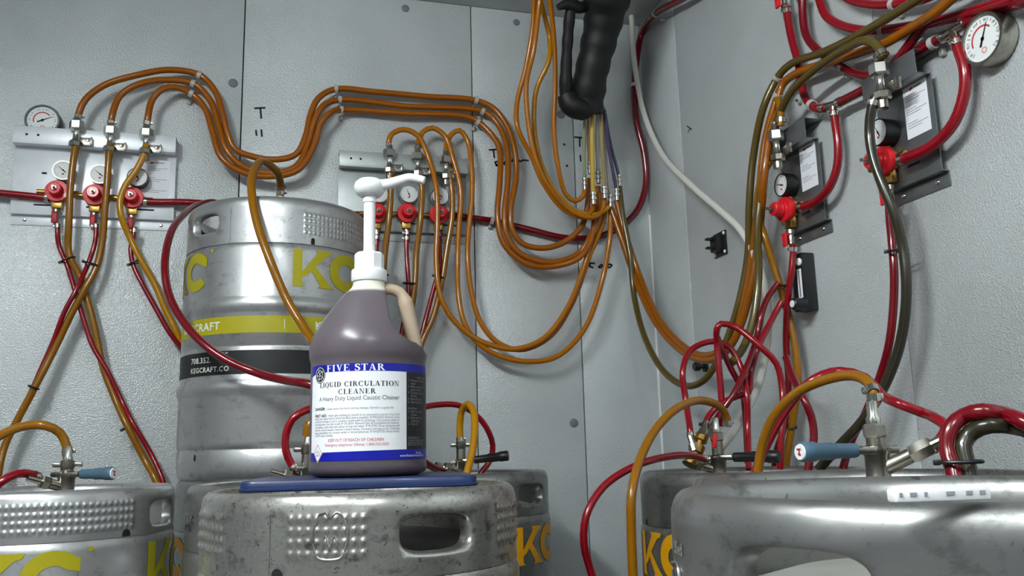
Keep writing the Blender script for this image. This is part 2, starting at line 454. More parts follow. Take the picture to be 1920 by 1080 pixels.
# marker notes on the sheet
def scrawl(strokes, wall, w=.0048):
    g = G()
    for st in strokes:
        P = [(PB if wall == 'b' else PR)(x, y, .0008) for x, y in st]
        mm = wallB(Vector((0, 0, 0))) if wall == 'b' else wallR(Vector((0, 0, 0)))
        inv = mm.inverted()
        L = [inv @ p for p in P]
        for q in stroke2d([(p.x, p.y) for p in L], w): g.add([mm @ Vector((a, b, L[0].z)) for a, b in q], [(0, 1, 2, 3)])
    obj('marker_writing', g, 'marker', wb if wall == 'b' else wr, smooth=0)
scrawl([[(477, 203), (497, 202)], [(488, 203), (490, 222)], [(480, 244), (481, 254)], [(490, 243), (491, 256)]], 'b')
scrawl([[(917, 281), (934, 280)], [(925, 281), (927, 296)], [(936, 302), (928, 304), (930, 309), (937, 307), (930, 311), (940, 309)], [(950, 301), (944, 306), (950, 311), (956, 306), (950, 301)], [(960, 303), (962, 298), (966, 303), (971, 298), (975, 303), (982, 300), (991, 301)]], 'b')
scrawl([[(1077, 257), (1091, 258)], [(1087, 258), (1087, 275)], [(1088, 291), (1089, 302)]], 'b')
scrawl([[(1115, 494), (1107, 493), (1105, 499), (1112, 502)], [(1126, 497), (1122, 501), (1127, 502), (1130, 497), (1126, 496)], [(1143, 495), (1137, 500), (1143, 502), (1148, 497), (1143, 495)]], 'b')
scrawl([[(1288, 236), (1297, 243)], [(1294, 240), (1290, 248)]], 'r', .003)
for x, y in ((1058, 271), (1063, 311)):
    obj('screw_hole', G().lathe([(0, .001), (.0035, .001), (.0035, 0)], 12, wallB(PB(x, y))), 'dark', wb)

# ---- lamps
for i, (x, y, ln, wt) in enumerate(LAMPS):
    lo = thing('ceiling_lamp', (x, y, ZC-.07), ['long white vapour-tight lamp on the ceiling left of the kegs', 'shorter white vapour-tight lamp on the ceiling behind the kegs'][i], 'lamp')
    obj('housing', G().box((x, y, ZC-.02), (.16, ln+.06, .04), bev=.008), 'wplast', lo)
    tb = [Vector((x, y-ln/2+ln*k/8, ZC-.085)) for k in range(9)]
    obj('diffuser', G().tube(tb, .045, 20), mat('lamp_diffuser', (246, 254, 255), .4, emit=wt), lo)

# ================================================================== KEGS
KH = .588
KR = .2025
BODY = [(.0, .03), (.15, .03), (.178, .02), (.176, .004), (.180, .0005), (.186, .001), (.192, .005), (.1970, .012), (.1995, .021), (.2005, .030), (.2005, .060), (.1985, .064), (.1985, .066), (.2010, .069), (.2020, .08), (.2020, .168), (.2032, .174), (.2062, .181), (.2070, .188), (.2062, .195), (.2030, .202), (.2012, .206), (.2012, .266), (.1998, .268), (.1998, .273), (.2012, .275), (.2012, .338), (.2030, .343), (.2062, .350), (.2070, .357), (.2062, .364), (.2032, .371), (.2018, .376), (.2018, .470), (.2005, .480), (.1975, .4855)]
def body_r(z):
    if z > .376: return .2018
    for (r0, z0), (r1, z1) in zip(BODY[4:], BODY[5:]):
        if z0 <= z <= z1 and z1 > z0: return r0+(r1-r0)*(z-z0)/(z1-z0)
    return .2018 if z < .5 else .1990
RC = .1990      # skirt foot, roll start, skirt radius, roll radius
def chime(c, base, d, t, holes, dims, N=720, sc=1.0, ZS=.486, ZR=.568, RR=.0120, ZH=.541, ZD=.5185):
    g = G(); NR = 41; dz = (ZR-ZS)/NR
    rows = [(RC, ZS+i*dz) for i in range(NR+1)]
    roll = [(RC-RR+RR*cos(a), ZR+(KH-ZR)*sin(a)) for a in [pi*k/10 for k in range(1, 11)]]+[(RC-2*RR, ZR-.006)]
    allr = rows+roll; n = len(allr)
    def pos(r, ph, z): return Vector((c[0], c[1], base))+(d*cos(ph)+t*sin(ph))*r+Vector((0, 0, z*sc))
    hw = max(3, round(.056/(2*pi*RC/N))); i0 = round((ZH-.027-ZS)/dz); i1 = min(NR-1, round((ZH+.027-ZS)/dz))
    hc = [round(h/(2*pi)*N) % N for h in holes]
    def bump(ph, z):
        pd = math.degrees((ph+pi) % (2*pi)-pi)
        for a, b in dims:
            if a <= pd <= b and .0 <= z-ZD <= .0487:
                u = RC*radians(pd-a)
                return .0021*(.5-.5*cos(2*pi*u/.0098))*(.5-.5*cos(2*pi*(z-ZD)/.0122))+.0004
        return 0
    vs = []
    for k in range(N):
        ph = 2*pi*k/N
        for r, z in allr: vs.append(pos(r+bump(ph, z), ph, z))
    fs = []
    for k in range(N):
        for i in range(n-1):
            if i0 <= i < i1 and any(((k-h+hw) % N) < 2*hw for h in hc): continue
            k2 = (k+1) % N
            fs.append((k*n+i, k2*n+i, k2*n+i+1, k*n+i+1))
    g.add(vs, fs)
    zc = ZH; A = hw*2*pi/N*RC; Bh = (i1-i0)/2*dz
    for h in hc:
        ring0 = [(k, i0) for k in range(-hw, hw)]+[(hw, i) for i in range(i0, i1)]+[(k, i1) for k in range(hw, -hw, -1)]+[(-hw, i) for i in range(i1, i0, -1)]
        idx = [((h+k) % N)*n+i for k, i in ring0]
        uv = [(k*2*pi/N*RC, ZS+i*dz-zc) for k, i in ring0]
        prev = idx; p0 = 2*pi*h/N
        for tt, dr, shrink in ((.4, 0, 1), (.75, -.0006, 1), (.92, -.002, 1), (1, -.005, 1), (1, -.010, .965), (1, -.017, .95)):
            nv = []
            for u, w in uv:
                s = ((abs(u)/.046)**3.2+(abs(w)/.0205)**3.2)**(-1/3.2)
                hu, hz = u*s*shrink, w*s*shrink
                uu, ww = u+(hu-u)*tt, w+(hz-w)*tt
                nv.append(pos(RC+dr, p0+uu/RC, zc+ww))
            b = len(g.v); g.v += nv; m = len(nv)
            for q in range(m):
                q2 = (q+1) % m
                g.f.append((prev[q], prev[q2], b+q2, b+q))
            prev = list(range(b, b+m))
    return g
def kbasis(c):
    g = Vector((c[0], c[1], 0)).normalized()
    return -g, Vector((g.y, -g.x, 0))
KEGS = {}; FOOT = {}
def keg(key, c, base, label, holes, dims, mt='keg', N=720, sc=1.0, ZS=.486, **kw):
    d, t = kbasis(c)
    o = thing('beer_keg', (c[0], c[1], base), label, 'keg', 'steel kegs in the cold room')
    T = Matrix.Translation((c[0], c[1], base)) @ Matrix.Diagonal((1, 1, sc, 1))
    obj('keg_body', G().lathe(BODY[:-3]+[(.2018, ZS-.016), (.2005, ZS-.006), (.1975, ZS-.0005)], 128, T), mt, o, 40)
    obj('top_chime', chime(c, base, d, t, [radians(h) for h in holes], dims, N, sc, ZS, **kw), mt, o, 50)
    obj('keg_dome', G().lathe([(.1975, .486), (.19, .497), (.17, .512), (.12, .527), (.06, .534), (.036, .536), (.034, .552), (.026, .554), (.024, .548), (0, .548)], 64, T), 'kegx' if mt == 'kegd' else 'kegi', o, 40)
    KEGS[key] = (c, base, d, t, o, sc); FOOT[key] = ZS
    return o
def notch(key, deg, w=.008, h=.014):
    c, base, d, t, o, sc = KEGS[key]
    P = [(-w/2, 0), (w/2, 0)]+[(w/2*cos(a), h-w/2+w/2*sin(a)) for a in [pi*k/8 for k in range(9)]]
    g = wrap2d(polys2d([P]), c, RC, base+(FOOT[key]+.0005)*sc, d, t, radians(deg), lift=.0009)
    obj('drain_hole', g, 'dark', o, 0)
def decal(key, vf, deg, z, m, name, parent=None, lift=.0009):
    c, base, d, t, o, sc = KEGS[key]
    zz = base+z*sc
    g = wrap2d(vf, c, .2018, zz, d, t, radians(deg), rfun=lambda q: body_r((q-base)/sc), lift=lift)
    return obj(name, g, m, parent or o, 0)
def kdecal(key, deg, z, h, m, dot=True):
    k = decal(key, kc_K(h), deg, z, m, 'printed_letter_k')
    decal(key, shift2d(kc_C(h), 1.02*h, 0), deg, z, m, 'printed_letter_c')
    if dot: decal(key, shift2d(polys2d(ring(0, 0, .05*h, 0, 0, 360, 12)), 2.22*h, h*1.0), deg, z, m, 'printed_dot')
def seam(key, deg, m='keg'):
    c, base, d, t, o, sc = KEGS[key]
    g = wrap2d(polys2d([rc(-.0005, 0, .0005, .078)]), c, RC, base+.487*sc, d, t, radians(deg), lift=.0007)
    obj('weld_seam', g, 'kegd', o, 0)
def kc(px, Z, py=880):
    p = PK(px, py, Z); return (p.x, p.y)
cA, cB, cM, cU, cF, cC, cD, cE = kc(99, 1.53), kc(681, 1.157), kc(578, 1.545), kc(513, 1.935), kc(858, 1.955), kc(1407, 1.60), kc(1622, 1.03), kc(1785, .63)
keg('A', cA, 0, 'keg at the far left with dimpled collar, yellow letters and blue-handled coupler', [62, 242], [(-75, 38)], ZS=.511, ZR=.572, RR=.010, ZH=.543, ZD=.522)
keg('B', cB, 0, 'worn keg in front that carries the blue board and brown jug', [25, 205], [(-82, -50), (-24, 2), (52, 78)], 'kegd', sc=.591/KH, ZS=.496)
keg('M', cM, 0, 'plain keg half hidden between the worn front keg and the stacked keg', [100, 200], [], 'kege', 240)
keg('U', cU, 0, 'dark keg directly under the tall stacked keg', [120, 300-150], [], 'kege', 240)
keg('S', cU, KH-.006, 'stacked upper keg with yellow letters, gold stripe and black stripe', [-52, 128], [(14, 75)], ZD=.506, ZH=.537)
keg('F', cF, 0, 'keg by the back wall with golden letters right of the blue board', [52, 232], [], 'kege', 360, ZS=.500)
keg('C', cC, 0, 'keg with golden letters beside the brown hose arc in the corner', [95, 275-40], [], 'kege', 240, ZS=.497)
keg('D', cD, 0, 'keg behind the nearest one, with blue-grey handled coupler on top', [100, 280-60], [], 'kege', 240, .595/KH)
keg('E', cE, 0, 'nearest keg at the lower right with wide handle hole and white clip', [-26, 154], [], 'kege', 720, .600/KH)
# prints
kdecal('S', 8, .394, .080, 'gold'); kdecal('S', -92, .394, .080, 'gold')
def band(key, z0, z1, m, name):
    c, base, d, t, o, sc = KEGS[key]
    g = G().lathe([(body_r(z0+(z1-z0)*i/6)+.0007, base+(z0+(z1-z0)*i/6)) for i in range(7)], 128, Matrix.Translation((c[0], c[1], 0)))
    return obj(name, g, m, o, 40)
gb = band('S', .297, .332, 'gold', 'gold_stripe')
bb = band('S', .214, .262, 'kblack', 'black_stripe')
tk = text2d('KEGCRAFT', .0225, 'LEFT', .0007, 1.15)
for a in (-69, 22): decal('S', tk, a, .3065, 'ktext', 'stripe_lettering', gb, .0016)
decal('S', polys2d([rc(-.0008, 0, .0008, .021)]), 4, .304, 'ktext', 'stripe_divider', gb, .0016)
for a in (-57,):
    decal('S', text2d('708.352.', .0165, 'LEFT', .0003, 1.1), a, .240, 'ktext', 'stripe_phone_number', bb, .0016)
    decal('S', text2d('4', .0165, 'LEFT', .0003), a+24.5, .240, 'ktext', 'stripe_phone_number', bb, .0016)
    decal('S', text2d('KEGCRAFT.CO', .0145, 'LEFT', .0003, 1.12), a, .221, 'ktext', 'stripe_web_address', bb, .0016)
    decal('S', text2d('PICK UP', .005, 'LEFT', .0001, 1.2), a+23, .2555, 'ktext', 'stripe_small_print', bb, .0016)
kdecal('A', -33, .418, .080, 'gold'); kdecal('A', 47, .418, .080, 'gold')
kdecal('F', 35, .404, .074, 'golden', False)
kdecal('C', -72, .414, .074, 'golden', False)
kdecal('U', -100, .40, .075, 'golden', False); kdecal('U', 60, .40, .075, 'golden', False)
notch('S', 20); notch('A', 34, .014, .011); notch('B', -27, .013, .014); notch('C', -66, .006, .010)
def footslot(key, deg, z, w, h):
    c, base, d, t, o, sc = KEGS[key]
    obj('drain_hole', wrap2d(polys2d([[(w/2*cos(2*pi*k/16), h/2*sin(2*pi*k/16)) for k in range(16)]]), c, .2005, base+z, d, t, radians(deg), lift=.0008), 'dark', o, 0)
footslot('S', -50, .050, .006, .014)
def chime_text(key, body, size, deg, z, m='kegi', bold=.0002, name='embossed_lettering'):
    c, base, d, t, o, sc = KEGS[key]
    obj(name, wrap2d(text2d(body, size, 'LEFT', bold, 1.05), c, RC, base+z*sc, d, t, radians(deg), lift=.0008), m, o, 0)
chime_text('M', 'RAF', .034, -80, .518, 'chrome', .0006)
chime_text('A', 'D  2   1  9', .011, -6, .521)
chime_text('E', 'for USed', .0125, -72, .547)
def emboss(key, lines, deg, z, r=.0008):
    c, base, d, t, o, sc = KEGS[key]; g = G()
    for L in lines:
        P = [Vector((c[0], c[1], base))+(d*cos(radians(deg)+x/RC)+t*sin(radians(deg)+x/RC))*(RC+.0012)+Vector((0, 0, (z+y)*sc)) for x, y in L]
        g.tube(spline(P, .004), r, 6)
    obj('embossed_crest', g, 'kegd', o)
emboss('B', [[(-.012, .03), (-.019, .008), (-.014, -.012), (-.010, -.0155), (.010, -.0155), (.014, -.012), (.019, .008), (.012, .03), (.006, .032), (.0, .026), (-.006, .032), (-.012, .03)], [(-.008, -.006), (-.005, .008), (0, -.004), (.005, .008), (.008, -.006)]], -10, .536, .0011)
emboss('B', [[(-.004, .02), (-.006, .0)], [(.006, .018), (.008, .004)], [(-.004, -.012), (-.004, -.019), (.01, -.019), (.01, -.012)]], 66, .536, .0009)
emboss('E', [[(-.010, .018), (.022, .018), (.022, -.03)], [(-.006, .014), (-.006, -.03)]], -68, .52, .0012)
seam('B', -30); seam('S', -30)
# torn white sticker remains on the half hidden keg
decal('M', polys2d([[(0, 0), (.034, 0), (.04, .012), (.034, .02), (.037, .03), (.026, .026), (.024, .04), (.012, .045), (.004, .055), (0, .05)]]), -84, .405, 'lwhite', 'torn_sticker')

# ================================================================== HOSES
def parse(s):
    mode = 'b'; val = .05; out = []
    for tk in s.split():
        if tk[0] in 'brkz' and tk[0].isalpha(): mode = tk[0]; val = float(tk[1:])
        else:
            x, y = tk.split(',')
            out.append({'b': PB, 'r': PR, 'k': PK, 'z': PZ}[mode](float(x), float(y), val))
    return out
def clamp(path, r, at_end, parent, off=.012, n=1, m='chrome'):
    P = path[::-1] if at_end else path
    acc = 0; i = 0
    for j in range(n):
        tgt = off+j*.012
        while i < len(P)-2 and acc+(P[i+1]-P[i]).length < tgt: acc += (P[i+1]-P[i]).length; i += 1
        a = P[i]; b = P[i+1]; MM = alongM(a, b)
        g = G().lathe([(r+.0002, -.0045), (r+.0013, -.0045), (r+.0013, .0045), (r+.0002, .0045)], 18, MM)
        g.box((r+.003, 0, 0), (.005, .006, .007), MM, .0008)
        obj('hose_clamp', g, m, parent, 40)
HOSE = {}
def hose(name, s, r, m, label, clamps='', ties=(), cat='hose', group=None, seg=12, tie_w=None):
    P = spline(parse(s) if isinstance(s, str) else s)
    c = sum(P, Vector())/len(P)
    base = min(P, key=lambda q: q.z)
    o = thing(name, base, label, cat, group)
    obj('tube', G().tube(P, r, seg), m, o, 60)
    if 's' in clamps: clamp(P, r, False, o, n=clamps.count('s'))
    if 'e' in clamps: clamp(P, r, True, o, n=clamps.count('e'))
    HOSE[label] = P
    return o
def tie(o, s, rx, ry, dirpx, m='black'):
    """cable tie: loop round one or two hoses at s, along screen direction dirpx"""
    p = parse(s)[0]
    q = parse(s)[1]
    ax = (q-p).normalized(); view = (p-CAM).normalized()
    side = ax.cross(view).normalized(); dep = side.cross(ax).normalized()
    pts = [p+side*(rx*cos(a))+dep*(ry*sin(a)) for a in [2*pi*k/20 for k in range(21)]]
    g = G().tube(pts, .0021, 8, False)
    g.box((0, 0, 0), (.007, .006, .006), frameM(p-side*(rx+.002)-dep*.002, side, ax, dep), .001)
    return obj('cable_tie', g, m, o, 40)

BH, RH = 'beer_hose', 'gas_hose'
# -- left panel: three hoses arching over to the trunk line
def hs(*a, **k): return hose(*a, **k)
hs(BH, 'b.055 147,222 b.06 148,212 160,187 b.055 195,160 260,140 b.04 320,131 b.03 375,141 b.035 403,170 b.045 417,210 b.05 427,250 440,279 475,294 520,299 555,289 573,255 b.045 582,215 597,184 b.03 630,167 700,172 b.025 800,181 890,188 b.03 925,203 b.04 950,235 b.05 965,280 968,330 b.06 958,390 960,430 980,457 1020,465 1060,453 b.07 1090,425 1100,395 1105,335', .0082, 'orange', 'outer amber hose arching from left fitting of left panel to trunk', 's')
hs(BH, 'b.055 208,236 b.06 209,222 b.055 225,180 260,158 b.04 310,150 b.03 365,158 b.035 395,190 b.045 410,235 b.055 424,280 455,312 510,325 555,312 b.05 577,270 590,225 605,199 b.03 637,187 760,199 b.025 905,209 b.03 930,228 b.045 950,275 b.055 952,340 b.06 946,400 950,440 975,475 1030,492 1085,475 b.08 1110,437 1120,400 1121,350', .0082, 'orange', 'middle amber hose arching from second fitting of left panel to trunk', 's')
hs(BH, 'b.055 275,238 b.06 277,222 b.055 285,188 305,167 b.04 330,164 b.03 360,176 b.035 385,205 b.045 399,250 b.055 415,295 450,321 500,331 b.06 558,319 b.055 590,270 601,232 620,211 b.03 640,206 760,213 b.025 880,220 b.03 905,235 b.045 935,275 b.055 937,340 b.06 933,405 945,458 990,496 1040,499 b.085 1085,484 1108,450 1114,420 1113,385', .0082, 'orange', 'inner amber hose arching from third fitting of left panel to trunk', 's')
# -- left panel: hoses hanging from the fittings and valves
o = hs(BH, 'b.062 143,268 b.064 140,285 133,340 b.06 129,420 b.05 128,465 133,487 b.045 147,513 163,560 177,613 193,687 b.05 216,748 b.07 238,797 272,863 b.09 292,900 310,960 320,1040', .0082, 'brown', 'brown beer hose hanging from first fitting of left panel')
tie(o, 'b.05 127,487 132,498', .016, .011, 0)
o = hs(RH, 'b.045 108,424 108,443 b.04 111,462 b.045 125,495 137,533 b.05 153,587 173,647 b.055 200,693 229,753 b.075 249,793 284,853 b.095 305,900 315,945 b.12 322,1010 330,1100', .0058, 'red', 'thin red hose falling from first regulator to the left keg rim', 's')
tie(o, 'b.06 242,800 248,812', .015, .011, 0)
o = hs(BH, 'b.062 207,270 b.064 205,285 201,340 b.06 196,400 b.055 192,450 181,500 b.06 160,540 133,590 103,653 b.07 67,723 33,787 10,833 b.08 -2,880 -8,950', .0082, 'brown', 'brown beer hose from second fitting crossing down to the left edge')
tie(o, 'b.06 171,495 168,503', .016, .011, 0); tie(o, 'b.075 65,727 60,737', .009, .010, 0)
hs(RH, 'b.045 180,424 180,443 b.05 175,467 163,500 b.07 143,543 120,587 b.06 100,640 78,690 b.055 58,735 25,800 -5,880', .0058, 'red', 'thin red hose from second regulator crossing down to the left edge', 's')
o = hs(BH, 'b.062 274,272 b.064 270,290 255,320 235,348 b.066 225,378 228,408 b.055 240,437 260,480 b.05 290,533 310,580 333,627 b.035 349,668 363,720 375,900 380,1060', .0078, 'yellow', 'yellow-brown beer hose swinging left under third fitting of left panel')
tie(o, 'b.05 254,492 259,503', .015, .011, 0)
hs(RH, 'b.045 252,426 251,440 b.05 245,467 250,497 b.055 267,533 293,580 320,627 b.045 346,660 b.03 372,715 392,900 396,1060', .0058, 'red', 'thin red hose from third regulator down behind the stacked keg', 's')
# -- gas trunk line
hs(RH, 'b.028 -40,358 0,362 50,367 88,371', .0088, 'red', 'red gas hose entering from the left edge into first regulator', 'e')
hs(RH, 'b.028 272,378 300,379 340,379 b.02 400,383 b.016 480,392 600,400 640,402 690,402', .0088, 'red', 'red gas hose linking the two wall panels behind the stacked keg', 's')
hs(RH, 'k2.115 440,392 k2.115 400,379 k2.06 370,385 k1.93 343,404 k1.80 319,440 k1.72 309,500 k1.70 316,550 k1.68 340,598 k1.655 385,648 k1.65 430,678 480,699 k1.62 530,712 k1.58 585,722 k1.62 660,745 k1.72 725,800 k1.80 758,838 k1.86 795,866 k1.90 818,879 k1.925 830,880', .0080, 'redk', 'long red gas hose slung across the front of the stacked keg', 'e')
hs(RH, 'b.028 838,402 870,407 b.014 920,414 b.016 990,430 1060,446 b.02 1120,444 1165,424 1195,394 1211,345 b.024 1208,290 1193,225 1190,160 b.03 1194,110 b.035 1203,62 r.03 1230,25 r.03 1285,-5 r.03 1330,-36 r.03 1440,-130', .0095, 'redk', 'red gas hose running along the back wall up into the corner', 's')
# -- second panel: three arcs to the trunk
hs(BH, 'b.055 728,276 b.06 729,266 734,252 757,243 783,254 805,300 b.07 818,352 820,420 818,488 b.075 825,553 846,595 884,630 930,650 970,654 1020,634 1065,575 1095,500 b.085 1112,440 1124,400 1123,360', .0072, 'amber', 'first looping amber hose from middle panel, draped to the trunk', 's')
hs(BH, 'b.055 782,280 b.05 784,268 792,248 811,240 834,255 b.055 850,300 864,360 860,430 b.06 858,488 859,547 b.07 870,604 893,640 935,667 990,678 1045,668 1095,618 1128,530 b.085 1143,450 1145,410 1144,380', .0072, 'amber', 'second looping amber hose from middle panel, hanging lowest', 's')
hs(BH, 'b.055 836,286 b.045 837,272 846,252 862,245 877,265 b.05 884,310 885,370 879,430 b.055 877,488 884,547 899,600 b.06 930,640 975,656 1030,632 1072,570 b.075 1105,480 1128,425 1134,400 1133,372', .0072, 'amber', 'third looping amber hose from middle panel beside the sheet joint', 's')
o = hs(BH, 'b.062 731,318 b.06 733,355 729,414 b.05 721,482 718,530 712,590 b.06 705,680 701,760 698,900 700,1080', .0080, 'brown', 'brown hose hanging from first fitting of middle panel behind pump')
tie(o, 'b.05 719,515 718,526', .012, .011, 0)
o = hs(BH, 'b.062 786,322 b.06 791,352 788,414 b.05 781,473 778,530 770,590 b.06 755,660 745,760 742,900 740,1080', .0080, 'brown', 'brown hose hanging from second fitting of middle panel')
tie(o, 'b.05 769,532 768,542', .014, .011, 0)
o = hs(BH, 'b.062 840,322 b.06 846,345 848,400 b.055 837,473 830,520 b.06 813,592 790,645 b.06 770,720 764,850 762,1080', .0080, 'brown', 'brown hose from third fitting of middle panel slanting behind the jug')
tie(o, 'b.055 823,520 820,531', .014, .011, 0)
hs(RH, 'b.045 706,437 b.045 706,455 b.05 705,500 704,560 b.05 699,680 692,850 690,1080', .0062, 'red', 'thin red hose under the regulator beside the white pump', 'ss')
hs(RH, 'b.045 763,437 b.045 762,458 b.05 764,503 766,535 764,570 b.05 752,636 752,720 753,900 752,1080', .0062, 'red', 'thin red hose under second regulator of middle panel', 'ss')
hs(RH, 'b.045 822,440 b.045 824,460 b.05 824,500 813,542 b.055 796,607 786,650 776,730 775,900 775,1080', .0062, 'red', 'thin red hose under third regulator of middle panel', 's')
# -- keg hoses, left and centre
hs(BH, 'k1.50 -30,838 0,817 k1.51 40,800 85,798 k1.53 113,812 k1.535 125,838 126,858', .0078, 'brown', 'brown hose bending onto the coupler of the far left keg', 'e')
hs(RH, 'k1.44 -25,930 0,905 k1.46 30,889 k1.49 58,889 k1.51 76,897', .0072, 'red', 'short red gas hose at the far left keg coupler', 'e')
hs(BH, 'k1.935 525,372 k1.93 526,350 k1.88 519,322 k1.83 492,303 k1.76 473,330 k1.72 473,372 k1.70 484,425 k1.685 507,490 537,560 k1.67 572,618 k1.62 606,670 k1.60 622,722 k1.57 610,776 k1.55 588,788 k1.545 578,800 577,818', .0088, 'brown', 'golden-brown hose looping over the stacked keg rim and down its front', 'sss')
hs(BH, 'k1.955 863,824 862,800 k1.945 866,770 k1.92 877,758 k1.89 888,772 k1.86 890,810 k1.84 885,850 k1.82 875,890 k1.8 870,960', .0078, 'yellow', 'yellow-brown hairpin hose on the coupler beside the blue board', 's')
hs(RH, 'k1.535 557,884 546,870 k1.53 536,845 536,815 548,786 k1.54 572,770 k1.60 620,764 k1.72 690,762 k1.85 750,766 k1.93 790,764 k1.97 820,759 k2.0 855,759 k2.03 885,772 k2.05 911,800 k2.06 924,835 918,865 k2.05 900,890 890,930 885,1080', .0068, 'red', 'red gas hose curling left of the jug and arching past the hairpin hose', 's')
# -- hoses dropping from the ceiling beside the trunk
hs(BH, 'b.26 1004,-45 b.22 1002,0 b.19 998,58 b.16 985,130 b.14 969,195 971,241 b.12 998,296 1018,342 b.11 1053,389 1090,407 1105,402 b.10 1112,388', .0068, 'amber', 'leftmost amber hose dropping from the ceiling beside black trunk')
hs(BH, 'b.27 1018,-45 b.24 1012,0 b.21 1000,97 b.18 987,156 b.16 991,233 b.15 1006,303 b.14 1029,350 b.12 1068,393 1105,408 b.105 1128,398 1133,375', .0068, 'amber', 'second amber hose dropping from the ceiling, left of black trunk')
hs(BH, 'b.24 1008,-45 b.215 1013,0 b.18 1030,70 1029,113 b.15 1006,167 b.13 1001,218 b.125 1006,272 b.115 1018,315 1048,368 b.105 1085,398 1120,402 b.10 1142,388', .0068, 'yellow', 'wavy yellowish hose from the ceiling between two amber ones')
hs(BH, 'b.26 1026,-45 b.23 1031,0 b.19 1039,78 b.16 1041,156 b.13 1039,253 b.11 1052,340 b.10 1062,366 1078,377 1093,368 b.10 1097,350', .0068, 'amber', 'amber hose dropping straight beside the black trunk strap', '')
# -- dark trunk line
tl = thing('trunk_line', PB(1100, 200, .14), 'black taped insulated trunk line hanging from the ceiling with bent strap', 'trunk line')
tp = spline([PB(1150, -120, .42), PB(1142, -40, .34), PB(1133, 30, .28), PB(1120, 90, .24), PB(1108, 140, .21), PB(1100, 190, .175), PB(1100, 214, .165)], .015)
def tr(i, n):
    u = i/(n-1)
    r = .068 if u < .25 else .068-.022*min(1, (u-.25)/.35)
    return r*(1+.05*sin(i*1.9)+.03*sin(i*.83))
nt = len(tp)
obj('taped_sleeve', G().tube(tp, [tr(i, nt) for i in range(nt)], 28), 'tape', tl, 60)
tp2 = spline([PB(1085, -40, .32), PB(1071, 12, .29), PB(1064, 80, .25), PB(1061, 150, .21), PB(1062, 185, .19), PB(1072, 208, .185), PB(1090, 216, .19), PB(1106, 208, .2)], .01)
obj('bent_strap', G().tube(tp2, [.0145*(1+.22*sin(pi*min(1, max(0, (i/len(tp2)-.55)/.35)))+.06*sin(i*1.3)) for i in range(len(tp2))], 16), 'tape', tl, 60)
tp3 = spline([PB(1046, 14, .30), PB(1062, 8, .30), PB(1085, 14, .29), PB(1112, 10, .28)], .01)
obj('tape_tail', G().tube(tp3, [.008+.008*sin(pi*i/(len(tp3)-1)) for i in range(len(tp3))], 12), 'tape', tl, 60)
tp4 = spline([PB(1060, 176, .20), PB(1068, 194, .195), PB(1082, 203, .195), PB(1098, 206, .19), PB(1108, 200, .185)], .006)
obj('tape_fold', G().tube(tp4, [.016+.014*sin(pi*(.15+.8*i/(len(tp4)-1))) for i in range(len(tp4))], 16), 'tape', tl, 60)
tubes = [('tgreen', 1098, 205, 1096, 330, .0045, 'pale green tube at the left of the trunk end', .105), ('tpink', 1104, 205, 1105, 300, .004, 'pinkish tube behind the yellow one at the trunk end', .10),
         ('tyel', 1112, 195, 1112, 357, .0062, 'bright yellow tube in the middle of the trunk end', .12), ('tclear', 1122, 195, 1121, 318, .0052, 'clear tube right of the yellow tube at the trunk end', .11),
         ('ttan', 1128, 197, 1133, 346, .0055, 'tan tube at the right of the trunk end', .12), ('tclear', 1132, 210, 1144, 362, .0045, 'greyish clear tube leaving the trunk end towards lower right', .10),
         ('tpurp', 1133, 215, 1156, 350, .0050, 'purple tube splaying right from the trunk end', .11), ('tblue', 1135, 225, 1161, 324, .0045, 'blue-grey tube rightmost of the trunk end', .10)]
for i, (m, x0, y0, x1, y1, r, lb, o) in enumerate(tubes):
    a = PB(x0, y0-10, .17); b = PB((x0*.6+x1*.4)-2, y0*.6+y1*.4, o+.03); c = PB(x1, y1+8, o)
    t0 = hose('beverage_tube', [a, b, c], r, m, lb, '', group=None, seg=10)
    q0 = PB(x1, y1, o); q1 = PB(x1+1, y1+30, o)
    MM = alongM(q0, q1)
    obj('barbed_splice', G().lathe([(0, -.004), (r+.001, -.004), (r+.001, .006), (r+.003, .007), (r+.003, .013), (r+.0008, .014), (r+.0008, .020), (r+.0035, .021), (r+.0035, .027), (r+.001, .028), (r+.001, .040), (0, .040)], 16, MM), 'chrome', t0, 35)
# -- right of the trunk, to the right wall
hs(BH, 'b.10 1161,350 b.11 1167,400 b.12 1180,470 b.13 1190,560 k2.2 1212,640 k2.1 1248,700 k2.01 1290,724 k1.94 1325,708 k1.89 1355,655 k1.855 1382,580 k1.83 1402,480 r.075 1405,380 r.07 1413,290 1432,200 r.05 1459,144 r.045 1480,122 1548,96 r.05 1607,67 1659,37 r.06 1719,0 r.07 1765,-30 r.06 1900,-105 r.05 2150,-220', .0080, 'olivel', 'dark olive hose hanging from the trunk and rising up the right wall')
hs(BH, 'b.10 1156,375 b.11 1170,430 b.13 1200,520 k2.18 1237,600 k2.07 1282,650 k1.98 1320,667 k1.92 1350,657 k1.87 1378,615 k1.84 1398,550 k1.81 1414,450 r.075 1424,360 r.065 1436,260 r.05 1458,182 r.04 1468,158 1493,138 r.035 1548,119 1607,100 r.045 1659,81 1715,48 r.055 1756,22 1790,-8 r.06 1830,-42 r.05 1950,-105 r.05 2200,-215', .0085, 'amberd', 'amber hose from the trunk rising over the right wall to top edge')
hs(BH, 'b.09 1146,392 b.10 1163,440 b.12 1190,520 k2.2 1225,597 k2.1 1266,648 k2.0 1308,673 k1.93 1343,672 k1.87 1372,645 k1.83 1394,595 k1.80 1412,520 k1.785 1424,430 r.085 1432,340 r.075 1440,270 r.06 1452,225 r.05 1466,205', .0085, 'amberd', 'second amber hose from trunk to the lower panel on right wall')
